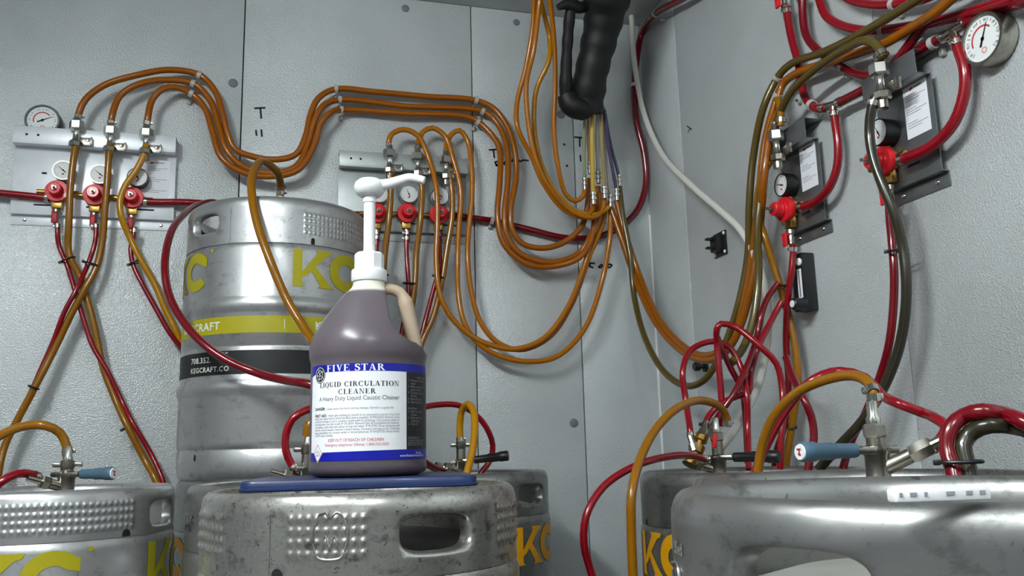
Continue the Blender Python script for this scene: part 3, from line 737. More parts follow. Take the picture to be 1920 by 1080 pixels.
hs(BH, 'r.075 1656,108 r.076 1650,93 1638,80 1620,76 r.07 1593,87 r.065 1548,115 1507,148 1481,176 r.06 1458,222 r.065 1440,275 r.075 1428,350 r.09 1420,430 r.11 1422,520 r.13 1412,600 r.16 1392,655 r.19 1372,680', .0080, 'olivel', 'olive hose arching from upper right panel fitting down the bundle', 's')
hs(BH, 'r.062 1464,236 r.062 1464,215 r.058 1462,198 r.05 1456,180', .0078, 'brown', 'short brown hose end above the lower panel fitting on right wall', 's')
o = hs(BH, 'r.075 1444,302 r.078 1432,325 1421,365 r.075 1420,400 1432,440 r.06 1450,495 r.05 1465,545 r.04 1478,590 r.035 1491,650 1496,710 r.035 1488,780 r.04 1478,840 r.045 1470,900', .0078, 'brown', 'brown hose falling from the lower right panel beside a red hose')
tie(o, 'r.05 1470,537 1471,546', .016, .010, 0); tie(o, 'r.045 1476,574 1477,584', .014, .010, 0); tie(o, 'r.038 1484,800 1482,810', .010, .010, 0)
hs(RH, 'r.045 1488,458 r.045 1487,478 r.05 1484,510 1477,560 r.045 1474,640 1478,720 r.05 1470,800 1455,850 1450,920', .0068, 'red', 'red hose falling from the lower right panel valve to the kegs', 's')
hs('water_hose', 'b.05 1184,30 b.05 1185,45 b.045 1189,110 b.05 1204,200 r.045 1240,287 r.06 1296,348 r.065 1350,395 r.07 1392,436 r.065 1422,495 r.075 1438,560 k1.775 1438,640 k1.75 1424,715 k1.72 1392,785 k1.70 1352,840 k1.69 1320,880', .0080, 'white', 'white braided hose hanging from the ceiling corner across right wall', '')
# -- right wall reds
hs(RH, 'r.03 1476,14 r.03 1477,30 1485,74 1498,122 1504,167 r.028 1519,196 1537,204 1551,200', .0085, 'red', 'red gas hose curving from the top edge into the lower tee', 'se')
hs(RH, 'r.03 1505,-4 r.03 1505,20 1511,64 1532,93 r.025 1556,111 1581,126 1607,139 1644,141 r.022 1681,119 1733,89 1770,69', .0085, 'redk', 'red gas hose from the top edge sagging to the upper tee', 'se')
hs(RH, 'r.03 1574,192 1598,180 1625,166 r.024 1652,148 1678,119 1707,81 1728,52 r.03 1752,30', .0088, 'redk', 'red gas hose climbing from the lower tee behind the amber hoses', 's')
hs(RH, 'r.022 1500,-150 1522,-70 1532,-25 1537,0 1548,28 1578,48 1622,57 1656,56 1715,48 1770,37 1844,15 r.03 1893,0 1930,-15 2100,-75 2400,-170', .0088, 'red', 'red gas hose sweeping in a shallow curve along the upper right edge', '')
hs(RH, 'r.025 1480,-110 1540,-42 1575,-14 1596,0 1630,8 1674,8 1726,0 1765,-16 1900,-70 2150,-160', .0085, 'red', 'topmost red gas hose just dipping into the upper right frame', '')
hs(RH, 'r.020 1806,44 r.012 1844,30 1880,14 r.035 1925,2 1990,-30 r.03 2150,-100 2400,-200', .0092, 'redk', 'red gas hose passing behind the round thermometer on right wall', 's')
hs(RH, 'r.03 1563,208 1565,222 1571,265 1570,310 r.034 1556,350 1530,378 r.04 1503,388', .0082, 'red', 'red gas hose from lower tee bending into the lower right regulator', 'se')
hs(RH, 'r.03 1793,72 1797,90 1809,130 1808,175 r.034 1790,228 1755,268 r.04 1722,287 1692,299', .0092, 'red', 'red gas hose from upper tee bending into the upper right regulator', 'se')
def tee(s1, s2, label):
    a = parse(s1); c = parse(s2)[0]
    mid = (a[0]+a[1])/2
    o = thing('hose_tee', mid, label, 'fitting')
    obj('run', G().tube([a[0], mid, a[1]], .007, 14), 'nickel', o)
    obj('branch', G().tube([mid, c], .007, 14), 'nickel', o)
tee('r.03 1550,200 1576,191', 'r.03 1563,208', 'metal tee joining three red hoses above the lower right panel')
tee('r.026 1768,70 1806,46', 'r.03 1793,74', 'metal tee joining three red hoses left of the round thermometer')
hs(BH, 'r.08 1642,182 r.085 1634,205 1630,245 1637,295 r.08 1656,350 r.07 1678,405 r.06 1692,460 1699,520 1697,590 r.06 1682,665 r.07 1655,730 r.09 1618,788 r.11 1570,840 r.13 1535,880', .0085, 'olive', 'dark olive hose hanging from the upper right panel down the wall', 's')
o = hs(RH, 'r.045 1667,378 r.045 1668,405 1672,450 r.05 1676,500 1676,560 r.055 1668,640 1652,700 r.065 1625,770 1595,830 r.08 1580,880', .0070, 'redk', 'deep red hose tied to the dark olive hose on right wall', '')
tie(o, 'r.05 1683,470 1684,480', .016, .010, 0)
# -- right side kegs
hs(BH, 'k1.60 1364,800 1363,786 k1.58 1352,764 k1.55 1316,751 k1.50 1272,764 k1.45 1228,807 k1.40 1198,868 k1.37 1184,930 1184,1000 1188,1110', .0073, 'brown', 'brown hose arching from the corner keg coupler to lower frame edge', 's')
hs(RH, 'k1.58 1322,861 k1.55 1300,855 k1.50 1260,855 k1.45 1195,872 k1.42 1132,912 k1.40 1099,968 1095,1020 k1.41 1106,1065 1120,1110', .0062, 'red', 'red hose drooping left from the corner keg coupler to floor', 's')
hs(RH, 'k1.62 1295,822 1294,808 k1.66 1286,752 1280,697 k1.69 1297,655 k1.70 1338,640 1366,650 k1.69 1390,690 k1.66 1400,740 1402,800 k1.62 1404,880', .0060, 'red', 'red hose loop rising from the brass manifold, leftmost loop', 's')
hs(RH, 'k1.63 1322,795 k1.65 1330,778 1352,757 k1.67 1385,742 1403,736 k1.69 1408,700 1420,655 k1.71 1452,590 1466,565', .0060, 'red', 'red hose from the brass manifold up towards the black flow meter', 's')
hs(RH, 'k1.63 1337,800 k1.65 1347,780 1376,738 k1.68 1408,668 k1.71 1420,628 1428,588 k1.73 1441,555 1460,530', .0060, 'redk', 'red hose crossing diagonally from manifold behind the white hose', 's')
hs(RH, 'k1.66 1352,800 1353,757 1348,690 1344,640 k1.64 1344,617 1352,607 1380,614 k1.62 1423,648 1456,682 1467,735 k1.60 1466,800 1462,880', .0062, 'red', 'red hose with a sharp kinked top crossing in front of bundle', '')
hs(RH, 'k1.70 1345,632 1355,657 1370,690 1391,732 k1.68 1398,790 1402,870', .0060, 'redk', 'red hose slanting down from the kinked hose top', '')
mf = thing('gas_manifold', PK(1300, 868, 1.58), 'brass and nickel gas manifold standing on the corner keg', 'manifold')
def nut(g, a, b, prof, seg=6):
    g.lathe(prof, seg, alongM(a, b)); return g
a, b = PK(1293, 872, 1.60), PK(1322, 806, 1.62); ln = (b-a).length
obj('brass_body', nut(G(), a, b, [(0, 0), (.015, 0), (.015, ln*.22), (.009, ln*.24), (.009, ln*.34), (.014, ln*.36), (.014, ln*.55), (.008, ln*.57), (.008, ln*.66), (.0125, ln*.68), (.0125, ln*.86), (.007, ln*.9), (.007, ln), (0, ln)], 12), 'brass', mf)
for p, q in ((PK(1303, 846, 1.60), PK(1294, 818, 1.61)), (PK(1312, 826, 1.61), PK(1338, 798, 1.63)), (PK(1316, 818, 1.61), PK(1323, 794, 1.63))):
    l = (q-p).length
    obj('barb', nut(G(), p, q, [(0, 0), (.009, 0), (.009, l*.45), (.006, l*.5), (.006, l), (0, l)], 10), 'nickel', mf)
obj('red_tap', G().box((0, 0, 0), (.008, .005, .026), Matrix.Translation(PK(1340, 826, 1.57)) @ Matrix.Rotation(.15, 4, 'Y'), .002), 'redp', mf)
hs(BH, 'k1.03 1638,760 1638,744 1636,732 k1.045 1627,716 k1.08 1598,704 k1.13 1545,713 k1.18 1492,738 k1.22 1450,782 k1.25 1428,840 k1.26 1420,900 1416,960', .0066, 'brown', 'yellow-brown hose arching from blue-handled coupler in front right', 'ss')
hs(RH, 'k1.04 1752,836 k1.05 1770,815 1774,800 k1.07 1755,785 k1.12 1728,773 1688,758 k1.18 1652,739 k1.20 1622,708 k1.22 1575,696 1525,712 k1.25 1482,757 k1.28 1442,825 1415,890 1405,960', .0066, 'red', 'red hose arching over the kegs from the front coupler inlet', 's')
hs(RH, 'k1.60 1474,670 k1.56 1486,705 k1.52 1500,735 k1.5 1508,750 1521,780 1526,822 1517,868 1508,930', .0068, 'redk', 'short red hose bulging down behind the arched yellow hose', '')
ph = hs(RH, 'k.90 1800,960 k.91 1788,880 k.92 1776,842 1783,801 1808,780 k.90 1843,771 1885,778 k.87 1925,794 1975,830', .0085, 'redk', 'thick red hose bending over the rim of nearest keg', '')
hs(BH, 'k.90 1826,960 k.91 1814,872 k.915 1806,836 1821,811 k.90 1856,797 1900,799 k.87 1940,812 1985,845', .0088, 'olive', 'thick dark hose bending beside the red one over nearest keg', '')
tie(ph, 'k.905 1801,866 1802,874', .020, .012, 0)

# ---- hose clips on the walls
def clip(s, s2, r, label):
    p, q = parse(s+' '+s2)
    o = thing('hose_clip', p, label, 'clip')
    MM = alongM(p, q)
    obj('clip_band', G().lathe([(r+.0004, -.005), (r+.0022, -.005), (r+.0022, .005), (r+.0004, .005)], 20, MM), 'clip', o)
    wallp = 'b' if s[0] == 'b' else 'r'
    n = Vector((0, 1, 0)) if wallp == 'b' else Vector((1, 0, 0))
    ax = (q-p).normalized(); sd = ax.cross(n).normalized()
    if sd.z > 0: sd = -sd
    off = float(s.split()[0][1:])
    c0 = p+sd*(r+.006)+n*(off-.005)
    obj('clip_foot', G().box((0, 0, 0), (.010, .012, .010), frameM(c0, ax, sd, ax.cross(sd)), .002), 'clip', o)
    obj('clip_nail', G().lathe([(0, .004), (.003, .003), (.0035, 0), (.0015, 0), (.0015, -.01)], 10, frameM(c0-n*.006, ax, (-n).cross(ax), -n)), 'chrome', o)
clip('b.03 374,141', '378,143', .0082, 'clear clip on the outer of the three left hose arches')
clip('b.03 362,157', '367,159', .0082, 'clear clip on the middle of the three left hose arches')
clip('b.03 359,176', '365,179', .0082, 'clear clip on the inner of the three left hose arches')
clip('b.03 630,167', '640,168', .0082, 'clear clip at left end of the top straight hose')
clip('b.03 637,187', '647,188', .0082, 'clear clip at left end of the second straight hose')
clip('b.03 640,206', '650,207', .0082, 'clear clip at left end of the third straight hose')
clip('b.026 893,188', '903,191', .0082, 'clear clip at right end of the top straight hose')
clip('b.026 905,209', '912,212', .0082, 'clear clip at right end of the second straight hose')
clip('b.026 896,229', '902,233', .0082, 'clear clip at right end of the third straight hose')
clip('b.014 922,414', '930,416', .0095, 'clear clip on the red hose right of the middle panel')
clip('b.028 1190,160', '1190,170', .0095, 'clear clip on the red hose near the ceiling corner')
clip('r.03 1230,25', '1238,20', .0095, 'clear clip on the red hose at the top of the right wall')
clip('r.05 1458,146', '1453,154', .0085, 'clear clip on the dark hose bend at right wall')
clip('r.05 1459,178', '1455,186', .0088, 'clear clip on the amber hose bend at right wall')
clip('r.03 1522,197', '1530,202', .0085, 'clear clip on the red hose left of the lower tee')
clip('r.023 1750,80', '1758,76', .0085, 'clear clip on the red hose left of upper tee')
clip('r.023 1581,127', '1588,130', .0085, 'clear clip on the sagging red hose above lower tee')
clip('r.022 1656,56', '1664,55', .0088, 'clear clip on the shallow curved red hose at upper right')
clip('r.025 1676,8', '1684,7', .0085, 'clear clip on the topmost red hose')

# ================================================================== REGULATOR PANELS
def screwhead(M4, r=.004, parent=None, m='nickel'):
    return obj('screw', G().lathe([(0, .003), (r*.6, .0028), (r, .001), (r, 0)], 12, M4), m, parent)
def panel(M4, Wd, H, label, m, paper=None, slots=True):
    o = thing('regulator_panel', M4 @ Vector((Wd/2, 0, 0)), label, 'panel')
    def B(x0, x1, y0, y1, z0, z1, bev=.0008): return G().box(((x0+x1)/2, (y0+y1)/2, (z0+z1)/2), (x1-x0, y1-y0, z1-z0), M4, bev)
    obj('bottom_lip', B(0, Wd, 0, .026, .0005, .0025), m, o)
    obj('back_plate', B(0, Wd, .0255, H-.04, .014, .0160), m, o)
    obj('lower_step', B(0, Wd, .0245, .0265, .0005, .016), m, o)
    obj('top_flange', B(0, Wd, H-.042, H, .042, .0440), m, o)
    obj('flange_shelf', B(0, Wd, H-.043, H-.041, .014, .044), m, o)
    obj('flange_top', B(.0, Wd, H-.0015, H, .0005, .044), m, o)
    for x in (min(.03, Wd*.2), Wd-min(.03, Wd*.2)): screwhead(M4 @ Matrix.Translation((x, .013, .0025)), .0045, o, 'chrome')
    def slot(x, y, w, h, z=.0161, mm='dark'):
        P = []
        r = h/2
        for k in range(9): a = -pi/2+pi*k/8; P.append((x+w/2-r+r*cos(a), y+r*sin(a)))
        for k in range(9): a = pi/2+pi*k/8; P.append((x-w/2+r+r*cos(a), y+r*sin(a)))
        obj('slot', G().prism(P, z-.0008, z+.0004, M4), mm, o, 0)
    if slots:
        slot(.030, .066, .034, .015, mm='plug')
        n = int(Wd/.115)
        for i in range(max(1, n)): slot(.07+i*.115, .048, .04, .004)
        for i in range(max(1, n)): slot(.068+i*.115, .128, .012, .005)
        slot(.03, H-.021, .006, .006, .0441); slot(.055, H-.021, .006, .006, .0441)
    else:
        slot(Wd*.55, .055, .03, .005)
    if paper:
        x0, y0, x1, y1 = paper
        pz = .0166
        pp = obj('instruction_sheet', B(x0, x1, y0, y1, .0161, pz, 0), 'paper', o, 0)
        g = G()
        for i in range(3):
            for j in range(3):
                yy = y1-.018-(y1-y0-.02)*(i/3)-j*.0045
                w = (x1-x0)*(.86 if j < 2 else .6)*(.5 if j == 0 else 1)
                g.add([M4 @ Vector(q) for q in ((x0+.004, yy, pz+.0003), (x0+.004+w, yy, pz+.0003), (x0+.004+w, yy+.0012, pz+.0003), (x0+.004, yy+.0012, pz+.0003))], [(0, 1, 2, 3)])
        obj('printed_lines', g, 'greyt', pp, 0)
        obj('red_mark', flat2d(polys2d([[(x0+(x1-x0)*.3, y1-.011), (x0+(x1-x0)*.42, y1-.009), (x0+(x1-x0)*.45, y1-.005), (x0+(x1-x0)*.3, y1-.006)]]), M4, pz+.0004), 'redt', pp, 0)
        obj('heading_bar', flat2d(polys2d([rc(x0+(x1-x0)*.47, y1-.008, x0+(x1-x0)*.8, y1-.006)]), M4, pz+.0004), 'inkg', pp, 0)
    return o
MP1 = wallB(Vector((-.607, YB, 1.192)))
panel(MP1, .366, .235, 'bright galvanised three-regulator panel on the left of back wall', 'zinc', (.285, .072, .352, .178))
MP2 = wallB(Vector((.162, YB, 1.188)))
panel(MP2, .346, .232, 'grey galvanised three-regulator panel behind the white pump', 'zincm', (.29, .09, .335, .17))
pr3 = PR(1563, 433); pr4 = PR(1785, 345)
MP3 = wallR(Vector((XR, pr3.y+.135, pr3.z-.002)))
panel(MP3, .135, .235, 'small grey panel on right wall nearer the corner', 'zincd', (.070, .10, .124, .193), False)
MP4 = wallR(Vector((XR, pr4.y+.135, pr4.z-.002)))
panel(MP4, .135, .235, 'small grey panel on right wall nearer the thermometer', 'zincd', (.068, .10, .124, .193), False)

def dial(M4, R, parent, ndl=135, red=False, logo=True):
    f = obj('dial', G().lathe([(0, 0), (R, 0)], 32, M4), 'face', parent, 0)
    P = []
    for k in range(21):
        a = radians(225-270*k/20); l = .12 if k % 5 else .2
        P += stroke2d([(R*.9*cos(a), R*.9*sin(a)), (R*(.9-l)*cos(a), R*(.9-l)*sin(a))], R*.03)
    obj('scale_ticks', flat2d(polys2d(P), M4, .0003), 'inkg', f, 0)
    if red: obj('red_scale_arc', flat2d(polys2d(ring(0, 0, R*.62, R*.54, 40, 200, 24)), M4, .0004), 'redt', f, 0)
    if logo: obj('dial_mark', flat2d(polys2d([rc(-R*.12, -R*.5, R*.12, -R*.34)]), M4, .0004), 'redt', f, 0)
    a = radians(ndl)
    obj('needle', flat2d(polys2d(stroke2d([(-R*.35*cos(a), -R*.35*sin(a)), (R*.7*cos(a), R*.7*sin(a))], [R*.12, R*.04])+ring(0, 0, R*.1, 0, 0, 360, 12)), M4, .0007), 'ink', f, 0)
    return f
def hexnut(g, r, z0, z1, M4, seg=6):
    return g.lathe([(0, z0), (r*.86, z0), (r, z0+(z1-z0)*.15), (r, z1-(z1-z0)*.15), (r*.86, z1), (0, z1)], seg, M4)
def regulator(px, py, wall, label, gm='black', gx=.012, o=.035, ndl=140, valve=True):
    p = (PB if wall == 'b' else PR)(px, py, o)
    if wall == 'b': base = Vector((p.x, YB, p.z)); M4 = wallB(base)
    else: base = Vector((XR, p.y, p.z)); M4 = wallR(base)
    t = thing('pressure_regulator', M4 @ Vector((0, 0, .016)), label, 'regulator', 'red pressure regulators')
    obj('brass_body', G().box((0, 0, .024), (.030, .034, .016), M4, .003).box((0, -.028, .026), (.024, .026, .014), M4, .002).lathe([(0, -.046), (.006, -.046), (.006, .046), (0, .046)], 12, M4 @ Matrix.Translation((0, 0, .026)) @ Matrix.Rotation(pi/2, 4, 'Y')), 'brass', t)
    obj('bonnet', G().lathe([(0, .028), (.0255, .028), (.0265, .030), (.0265, .040), (.0255, .042), (.0165, .0425), (.0155, .044), (.0155, .050), (.0145, .0515), (.0145, .064), (.0130, .066), (.0045, .066), (.0045, .064), (0, .064)], 32, M4), 'redp', t, 30)
    hexnut(g := G(), .0065, .064, .069, M4); g.lathe([(0, .069), (.0032, .069), (.0032, .080), (.0026, .082), (0, .082)], 12, M4)
    obj('adjusting_screw', g, 'nickel', t, 30)
    GM = M4 @ Matrix.Translation((gx, .051, 0))
    ga = obj('gauge', G().lathe([(0, .018), (.0235, .018), (.0245, .020), (.0245, .043), (.0240, .046), (.0222, .046), (.0222, .044), (0, .044)], 36, GM), gm, t, 30)
    dial(GM @ Matrix.Translation((0, 0, .0446)), .022, ga, ndl)
    obj('gauge_stem', G().box((gx*.5, .026, .026), (.010, .022, .010), M4, .002), 'brass', t)
    if valve:
        v = obj('shutoff_valve', G().lathe([(0, -.044), (.0095, -.044), (.0095, -.052), (.0075, -.054), (.0085, -.060), (.0075, -.068), (.0075, -.074), (.005, -.075), (.005, -.086), (0, -.086)], 16, M4 @ Matrix.Translation((0, 0, .028)) @ Matrix.Rotation(-pi/2, 4, 'X')), 'nickel', t, 35)
        obj('valve_lever', G().box((0, -.066, .043), (.013, .028, .006), M4, .002).box((0, -.054, .040), (.013, .006, .014), M4, .002), 'redd' if wall == 'b' else 'redp', v, 35)
    return t
regulator(107, 359, 'b', 'leftmost red regulator on the bright left panel', 'nickel', .012)
regulator(178, 366, 'b', 'middle red regulator on the bright left panel', 'nickel', .010)
regulator(248, 371, 'b', 'rightmost red regulator on the bright left panel', 'black', .010, ndl=120)
regulator(707, 400, 'b', 'red regulator on middle panel touching the white pump stem in view', 'chrome', .004)
regulator(763, 400, 'b', 'middle red regulator of the middle panel', 'chrome', .004, ndl=115)
regulator(823, 403, 'b', 'red regulator of middle panel behind a looping amber hose', 'chrome', .002)
regulator(1473, 393, 'r', 'red regulator on the small panel nearer the corner', 'black', .006, ndl=160)
regulator(1656, 303, 'r', 'red regulator on the small panel nearer the thermometer', 'black', .006, ndl=115)

def fitting(px, py, wall, label, o=.058, hl=True):
    """chrome shut-off with hex unions, held on the panel flange by an eared bracket; (px,py) = its middle"""
    p = (PB if wall == 'b' else PR)(px, py, o)
    M4 = (wallB if wall == 'b' else wallR)(p)
    t = thing('hose_coupling', p, label, 'fitting', 'chrome hose couplings')
    UP = M4 @ Matrix.Rotation(-pi/2, 4, 'X')
    obj('lower_nut', hexnut(G(), .0155, -.020, -.004, UP, 8).lathe([(0, -.034), (.0095, -.034), (.0095, -.020), (0, -.020)], 14, UP), 'nickel', t, 30)
    obj('neck', G().lathe([(0, -.006), (.012, -.006), (.0075, .004), (.0065, .022), (.0095, .026), (0, .026)], 16, UP), 'chrome', t, 40)
    obj('union_nut', hexnut(G(), .0165, .024, .048, UP), 'chrome', t, 20)
    obj('tail', G().lathe([(0, .046), (.010, .046), (.009, .054), (.007, .058), (.007, .064), (0, .064)], 16, UP), 'chrome', t, 40)
    br = obj('bracket_ear', G().box((.020, 0, -.010), (.030, .020, .004), M4, .001).box((.034, 0, -.006), (.004, .020, .012), M4, .001), 'nickel', t)
    screwhead(M4 @ Matrix.Translation((.024, .003, -.008)), .0045, br, 'chrome')
fitting(142, 262, 'b', 'chrome coupling first from left on the left panel flange')
fitting(206, 272, 'b', 'chrome coupling in the middle of the left panel flange')
fitting(273, 276, 'b', 'chrome coupling at the right of the left panel flange')
fitting(730, 312, 'b', 'chrome coupling first from left on the middle panel flange')
fitting(783, 318, 'b', 'chrome coupling in the middle of the middle panel flange')
fitting(836, 324, 'b', 'chrome coupling at the right of the middle panel flange')
fitting(1457, 286, 'r', 'chrome coupling on the small panel nearer the corner', .066)
fitting(1652, 168, 'r', 'chrome coupling on the small panel nearer the thermometer', .072)

# ---- round thermometers
def thermo(px, py, wall, R, label, ndl, o=.02):
    p = (PB if wall == 'b' else PR)(px, py, o)
    M4 = wallB(Vector((p.x, YB, p.z))) if wall == 'b' else wallR(Vector((XR, p.y, p.z)))
    t = thing('dial_thermometer', M4 @ Vector((0, 0, 0)), label, 'thermometer')
    obj('case', G().lathe([(0, .001), (R*.96, .001), (R, .004), (R, o+.002), (R*.97, o+.006), (R*.86, o+.006), (R*.85, o+.002), (0, o+.002)], 40, M4), 'therm' if wall == 'b' else 'nickel', t, 30)
    f = dial(M4 @ Matrix.Translation((0, 0, o+.0026)), R*.85, t, ndl, True, False)
    obj('dial_mark', flat2d(polys2d(ring(R*.02, -R*.45, R*.13, R*.07, 0, 360, 14)), M4, o+.0030), 'facep', f, 0)
    # numerals round the scale
    V = []
    for k in range(8):
        a = radians(215-250*k/7)
        V.append(shift2d(text2d(str(k*2)+'0', R*.13, 'CENTER'), R*.70*cos(a), R*.70*sin(a)-R*.05))
    obj('scale_numerals', flat2d(join2d(*V), M4, o+.0031), 'inkg', f, 0)
    return t
thermo(80, 226, 'b', .040, 'round dial thermometer above the left regulator panel', 25, .030)
thermo(1845, 73, 'r', .041, 'round chrome dial thermometer at the upper right edge', 65, .026)

# ---- black cable bracket on the right wall
p = PR(1352, 458); M4 = wallR(p)
t = thing('black_bracket', p, 'black square wall bracket with two prongs beside white hose', 'bracket')
obj('base_plate', G().box((0, 0, .002), (.060, .060, .004), M4, .001), 'black', t)
obj('snout', G().box((0, 0, .012), (.034, .040, .020), M4, .003), 'black', t)
for s in (-1, 1): obj('prong', G().box((0, s*.011, .030), (.014, .006, .022), M4, .002), 'black', t)
for x in (-.023, .023):
    for y in (-.023, .023): screwhead(M4 @ Matrix.Translation((x, y, .004)), .0045, t, 'wplast')
# ---- black flow meter
p = PR(1511, 530, .012); M4 = wallR(Vector((XR, p.y, p.z)))
t = thing('flow_meter', M4 @ Vector((0, -.06, 0)), 'black slim flow meter with white window below the corner-side panel', 'meter')
obj('meter_body', G().box((0, 0, .016), (.040, .118, .030), M4, .003), 'black', t)
obj('sight_window', G().box((.008, -.004, .0315), (.014, .060, .002), M4, .0005), 'paper', t)
obj('scale_line', G().box((.009, -.004, .0328), (.002, .054, .001), M4), 'tblue', t)
obj('dial_button', G().lathe([(0, .036), (.006, .036), (.008, .034), (.008, .031), (0, .031)], 16, M4 @ Matrix.Translation((.012, .040, 0))), 'wplast', t)
kn = obj('knob', G().lathe([(0, .03), (.011, .03), (.012, .034), (.012, .058), (.010, .060), (0, .060)], 20, M4 @ Matrix.Translation((.018, -.048, 0))), 'black', t)
obj('knob_cap', G().lathe([(0, .0615), (.007, .0612), (.0075, .060), (0, .060)], 16, M4 @ Matrix.Translation((.018, -.048, 0))), 'wplast', kn)
obj('side_barb', G().lathe([(0, 0), (.006, 0), (.006, .02), (0, .02)], 12, M4 @ Matrix.Translation((-.03, -.05, .02)) @ Matrix.Rotation(pi/2, 4, 'Y')), 'brass', t)
# ---- small black knob in the corner
p = PR(1324, 687); M4 = wallR(p)
t = thing('wall_knob', p, 'small black knob low on the right wall near the corner', 'knob')
obj('base', G().lathe([(0, .0), (.014, .0), (.014, .006), (.008, .008), (0, .008)], 20, M4), 'black', t)
obj('cap', G().lathe([(.006, .006), (.006, .018), (.012, .020), (.012, .030), (.009, .034), (0, .034)], 20, M4), 'black', t)
# ---- red quick connectors at the top of the two red hoses
for x, y, lb in ((1472, 8, 'red valve tab at the top of the left red hose, upper right'), (1500, -10, 'metal hose barb at the top edge above the sagging red hose')):
    p = PR(x, y, .03); M4 = wallR(p)
    t = thing('hose_valve', p, lb, 'valve')
    obj('barb', hexnut(G(), .009, -.016, .0, M4 @ Matrix.Rotation(-pi/2, 4, 'X')).lathe([(0, -.03), (.006, -.03), (.006, .03), (0, .03)], 12, M4 @ Matrix.Rotation(-pi/2, 4, 'X')), 'nickel', t)
    obj('lever', G().box((-.008, .008, .012), (.016, .026, .006), M4, .002), 'redp' if x < 1490 else 'nickel', t)

# ================================================================== KEG COUPLERS
def coupler(key, label, hand, gasdeg, grip, wing=True, top=.666, off=(0, 0), gl=.078, gpitch=0.0, z0=None, gasup=.25, glen=.058):
    c, base, d, t, o, sc = KEGS[key]
    zb = base+(.548 if z0 is None else z0)
    P = Vector((c[0], c[1], zb))+t*off[0]+d*off[1]
    q = thing('keg_coupler', P, label, 'coupler', 'keg couplers')
    T = Matrix.Translation(P)
    zt = top-(.548 if z0 is None else z0)
    obj('coupler_body', G().lathe([(0, .0), (.028, .0), (.029, .006), (.024, .014), (.0165, .020), (.0135, .034), (.0138, .054), (.0165, .060), (.0165, .064), (.0105, .068), (.0098, zt-.030), (0, zt-.030)], 32, T), 'nickel', q, 35)
    g = G()
    if wing:
        g.lathe([(0, zt-.034), (.0105, zt-.034), (.0115, zt-.030), (.0115, zt-.020), (.010, zt-.018), (0, zt-.018)], 20, T)
        h = d*cos(radians(80))+t*sin(radians(80))
        for s in (-1, 1): g.box((s*.017, 0, zt-.026), (.014, .006, .008), T @ Matrix.Rotation(atan2(h.y, h.x), 4, 'Z'), .002)
    else: hexnut(g, .0135, zt-.036, zt-.020, T)
    obj('beer_nut', g, 'nickel', q, 30)
    obj('tailpiece', G().lathe([(0, zt-.020), (.0080, zt-.020), (.0085, zt-.014), (.0065, zt-.010), (.0060, zt+.006), (0, zt+.006)], 16, T), 'chrome', q, 35)
    h = d*cos(radians(hand))+t*sin(radians(hand))
    X = (h*cos(gpitch)+Vector((0, 0, sin(gpitch)))).normalized()
    Yv = Vector((-h.y, h.x, 0)); Z = X.cross(Yv)
    HM = frameM(P+Vector((0, 0, .062)), X, Yv, Z)
    lv = obj('lever', G().box((.004, .0, 0), (.056, .026, .009), HM, .003).box((.035, 0, 0), (.03, .014, .010), HM, .003), 'nickel', q, 30)
    gr = obj('grip', G().lathe([(0, .030), (.0080, .030), (.0085, .034), (.0085, .034+gl*.35), (.0098, .035+gl*.37), (.0098, .035+gl*.68), (.0112, .036+gl*.7), (.0112, .030+gl), (.0100, .032+gl), (0, .032+gl)], 24, HM @ Matrix.Rotation(pi/2, 4, 'Y')), grip, q, 35)
    if grip == 'blueg':
        EM = HM @ Matrix.Rotation(pi/2, 4, 'Y')
        ec = obj('end_cap', G().lathe([(0, .0335+gl), (.0086, .0335+gl), (.0092, .032+gl), (0, .032+gl)], 20, EM), 'wplast', gr, 30)
        obj('red_emblem', flat2d(polys2d([rc(-.004, -.001, .004, .001), rc(-.004, -.004, -.002, .003), [(.001, -.003), (.004, -.001), (.004, .003), (.002, .0025)]]), EM, .0339+gl), 'redt', ec, 0)
    h2 = d*cos(radians(gasdeg))+t*sin(radians(gasdeg))
    a = P+Vector((0, 0, .042))+h2*.010; b = P+Vector((0, 0, .042+.06*gasup))+h2*glen
    l = (b-a).length; AM = alongM(a, b)
    gi = obj('gas_inlet', G().lathe([(0, 0), (.0085, 0), (.0085, l*.4), (0, l*.4)], 16, AM), 'nickel', q, 35)
    obj('gas_nut', hexnut(G(), .0115, l*.36, l*.66, AM).lathe([(0, l*.6), (.0065, l*.6), (.005, l*.72), (.005, l*1.1), (0, l*1.1)], 12, AM), 'nickel', gi, 25)
coupler('A', 'coupler with wing nut and blue-grey grip on far left keg', 48, -70, 'blueg', True, .652, (.022, .02), .062)
coupler('F', 'coupler with black grip standing right of the jug', 78, -62, 'black', True, .672, (.008, .0), .075, .1)
coupler('M', 'coupler half hidden at the left side of the jug', 110, -75, 'black', True, .668, (-.002, .0), .07)
coupler('C', 'coupler with black grip on the corner keg under brown hose', 70, -80, 'black', False, .675, (-.055, .02), .08)
coupler('D', 'tall coupler with blue-grey grip at the right, on second keg', -48, 78, 'blueg', False, .672, (.014, .0), .075, z0=.560, gasup=.62, glen=.085)
coupler('S', 'coupler barely showing above the stacked keg rim', 150, 60, 'black', True, .612, (.010, .0), .05, z0=.505)

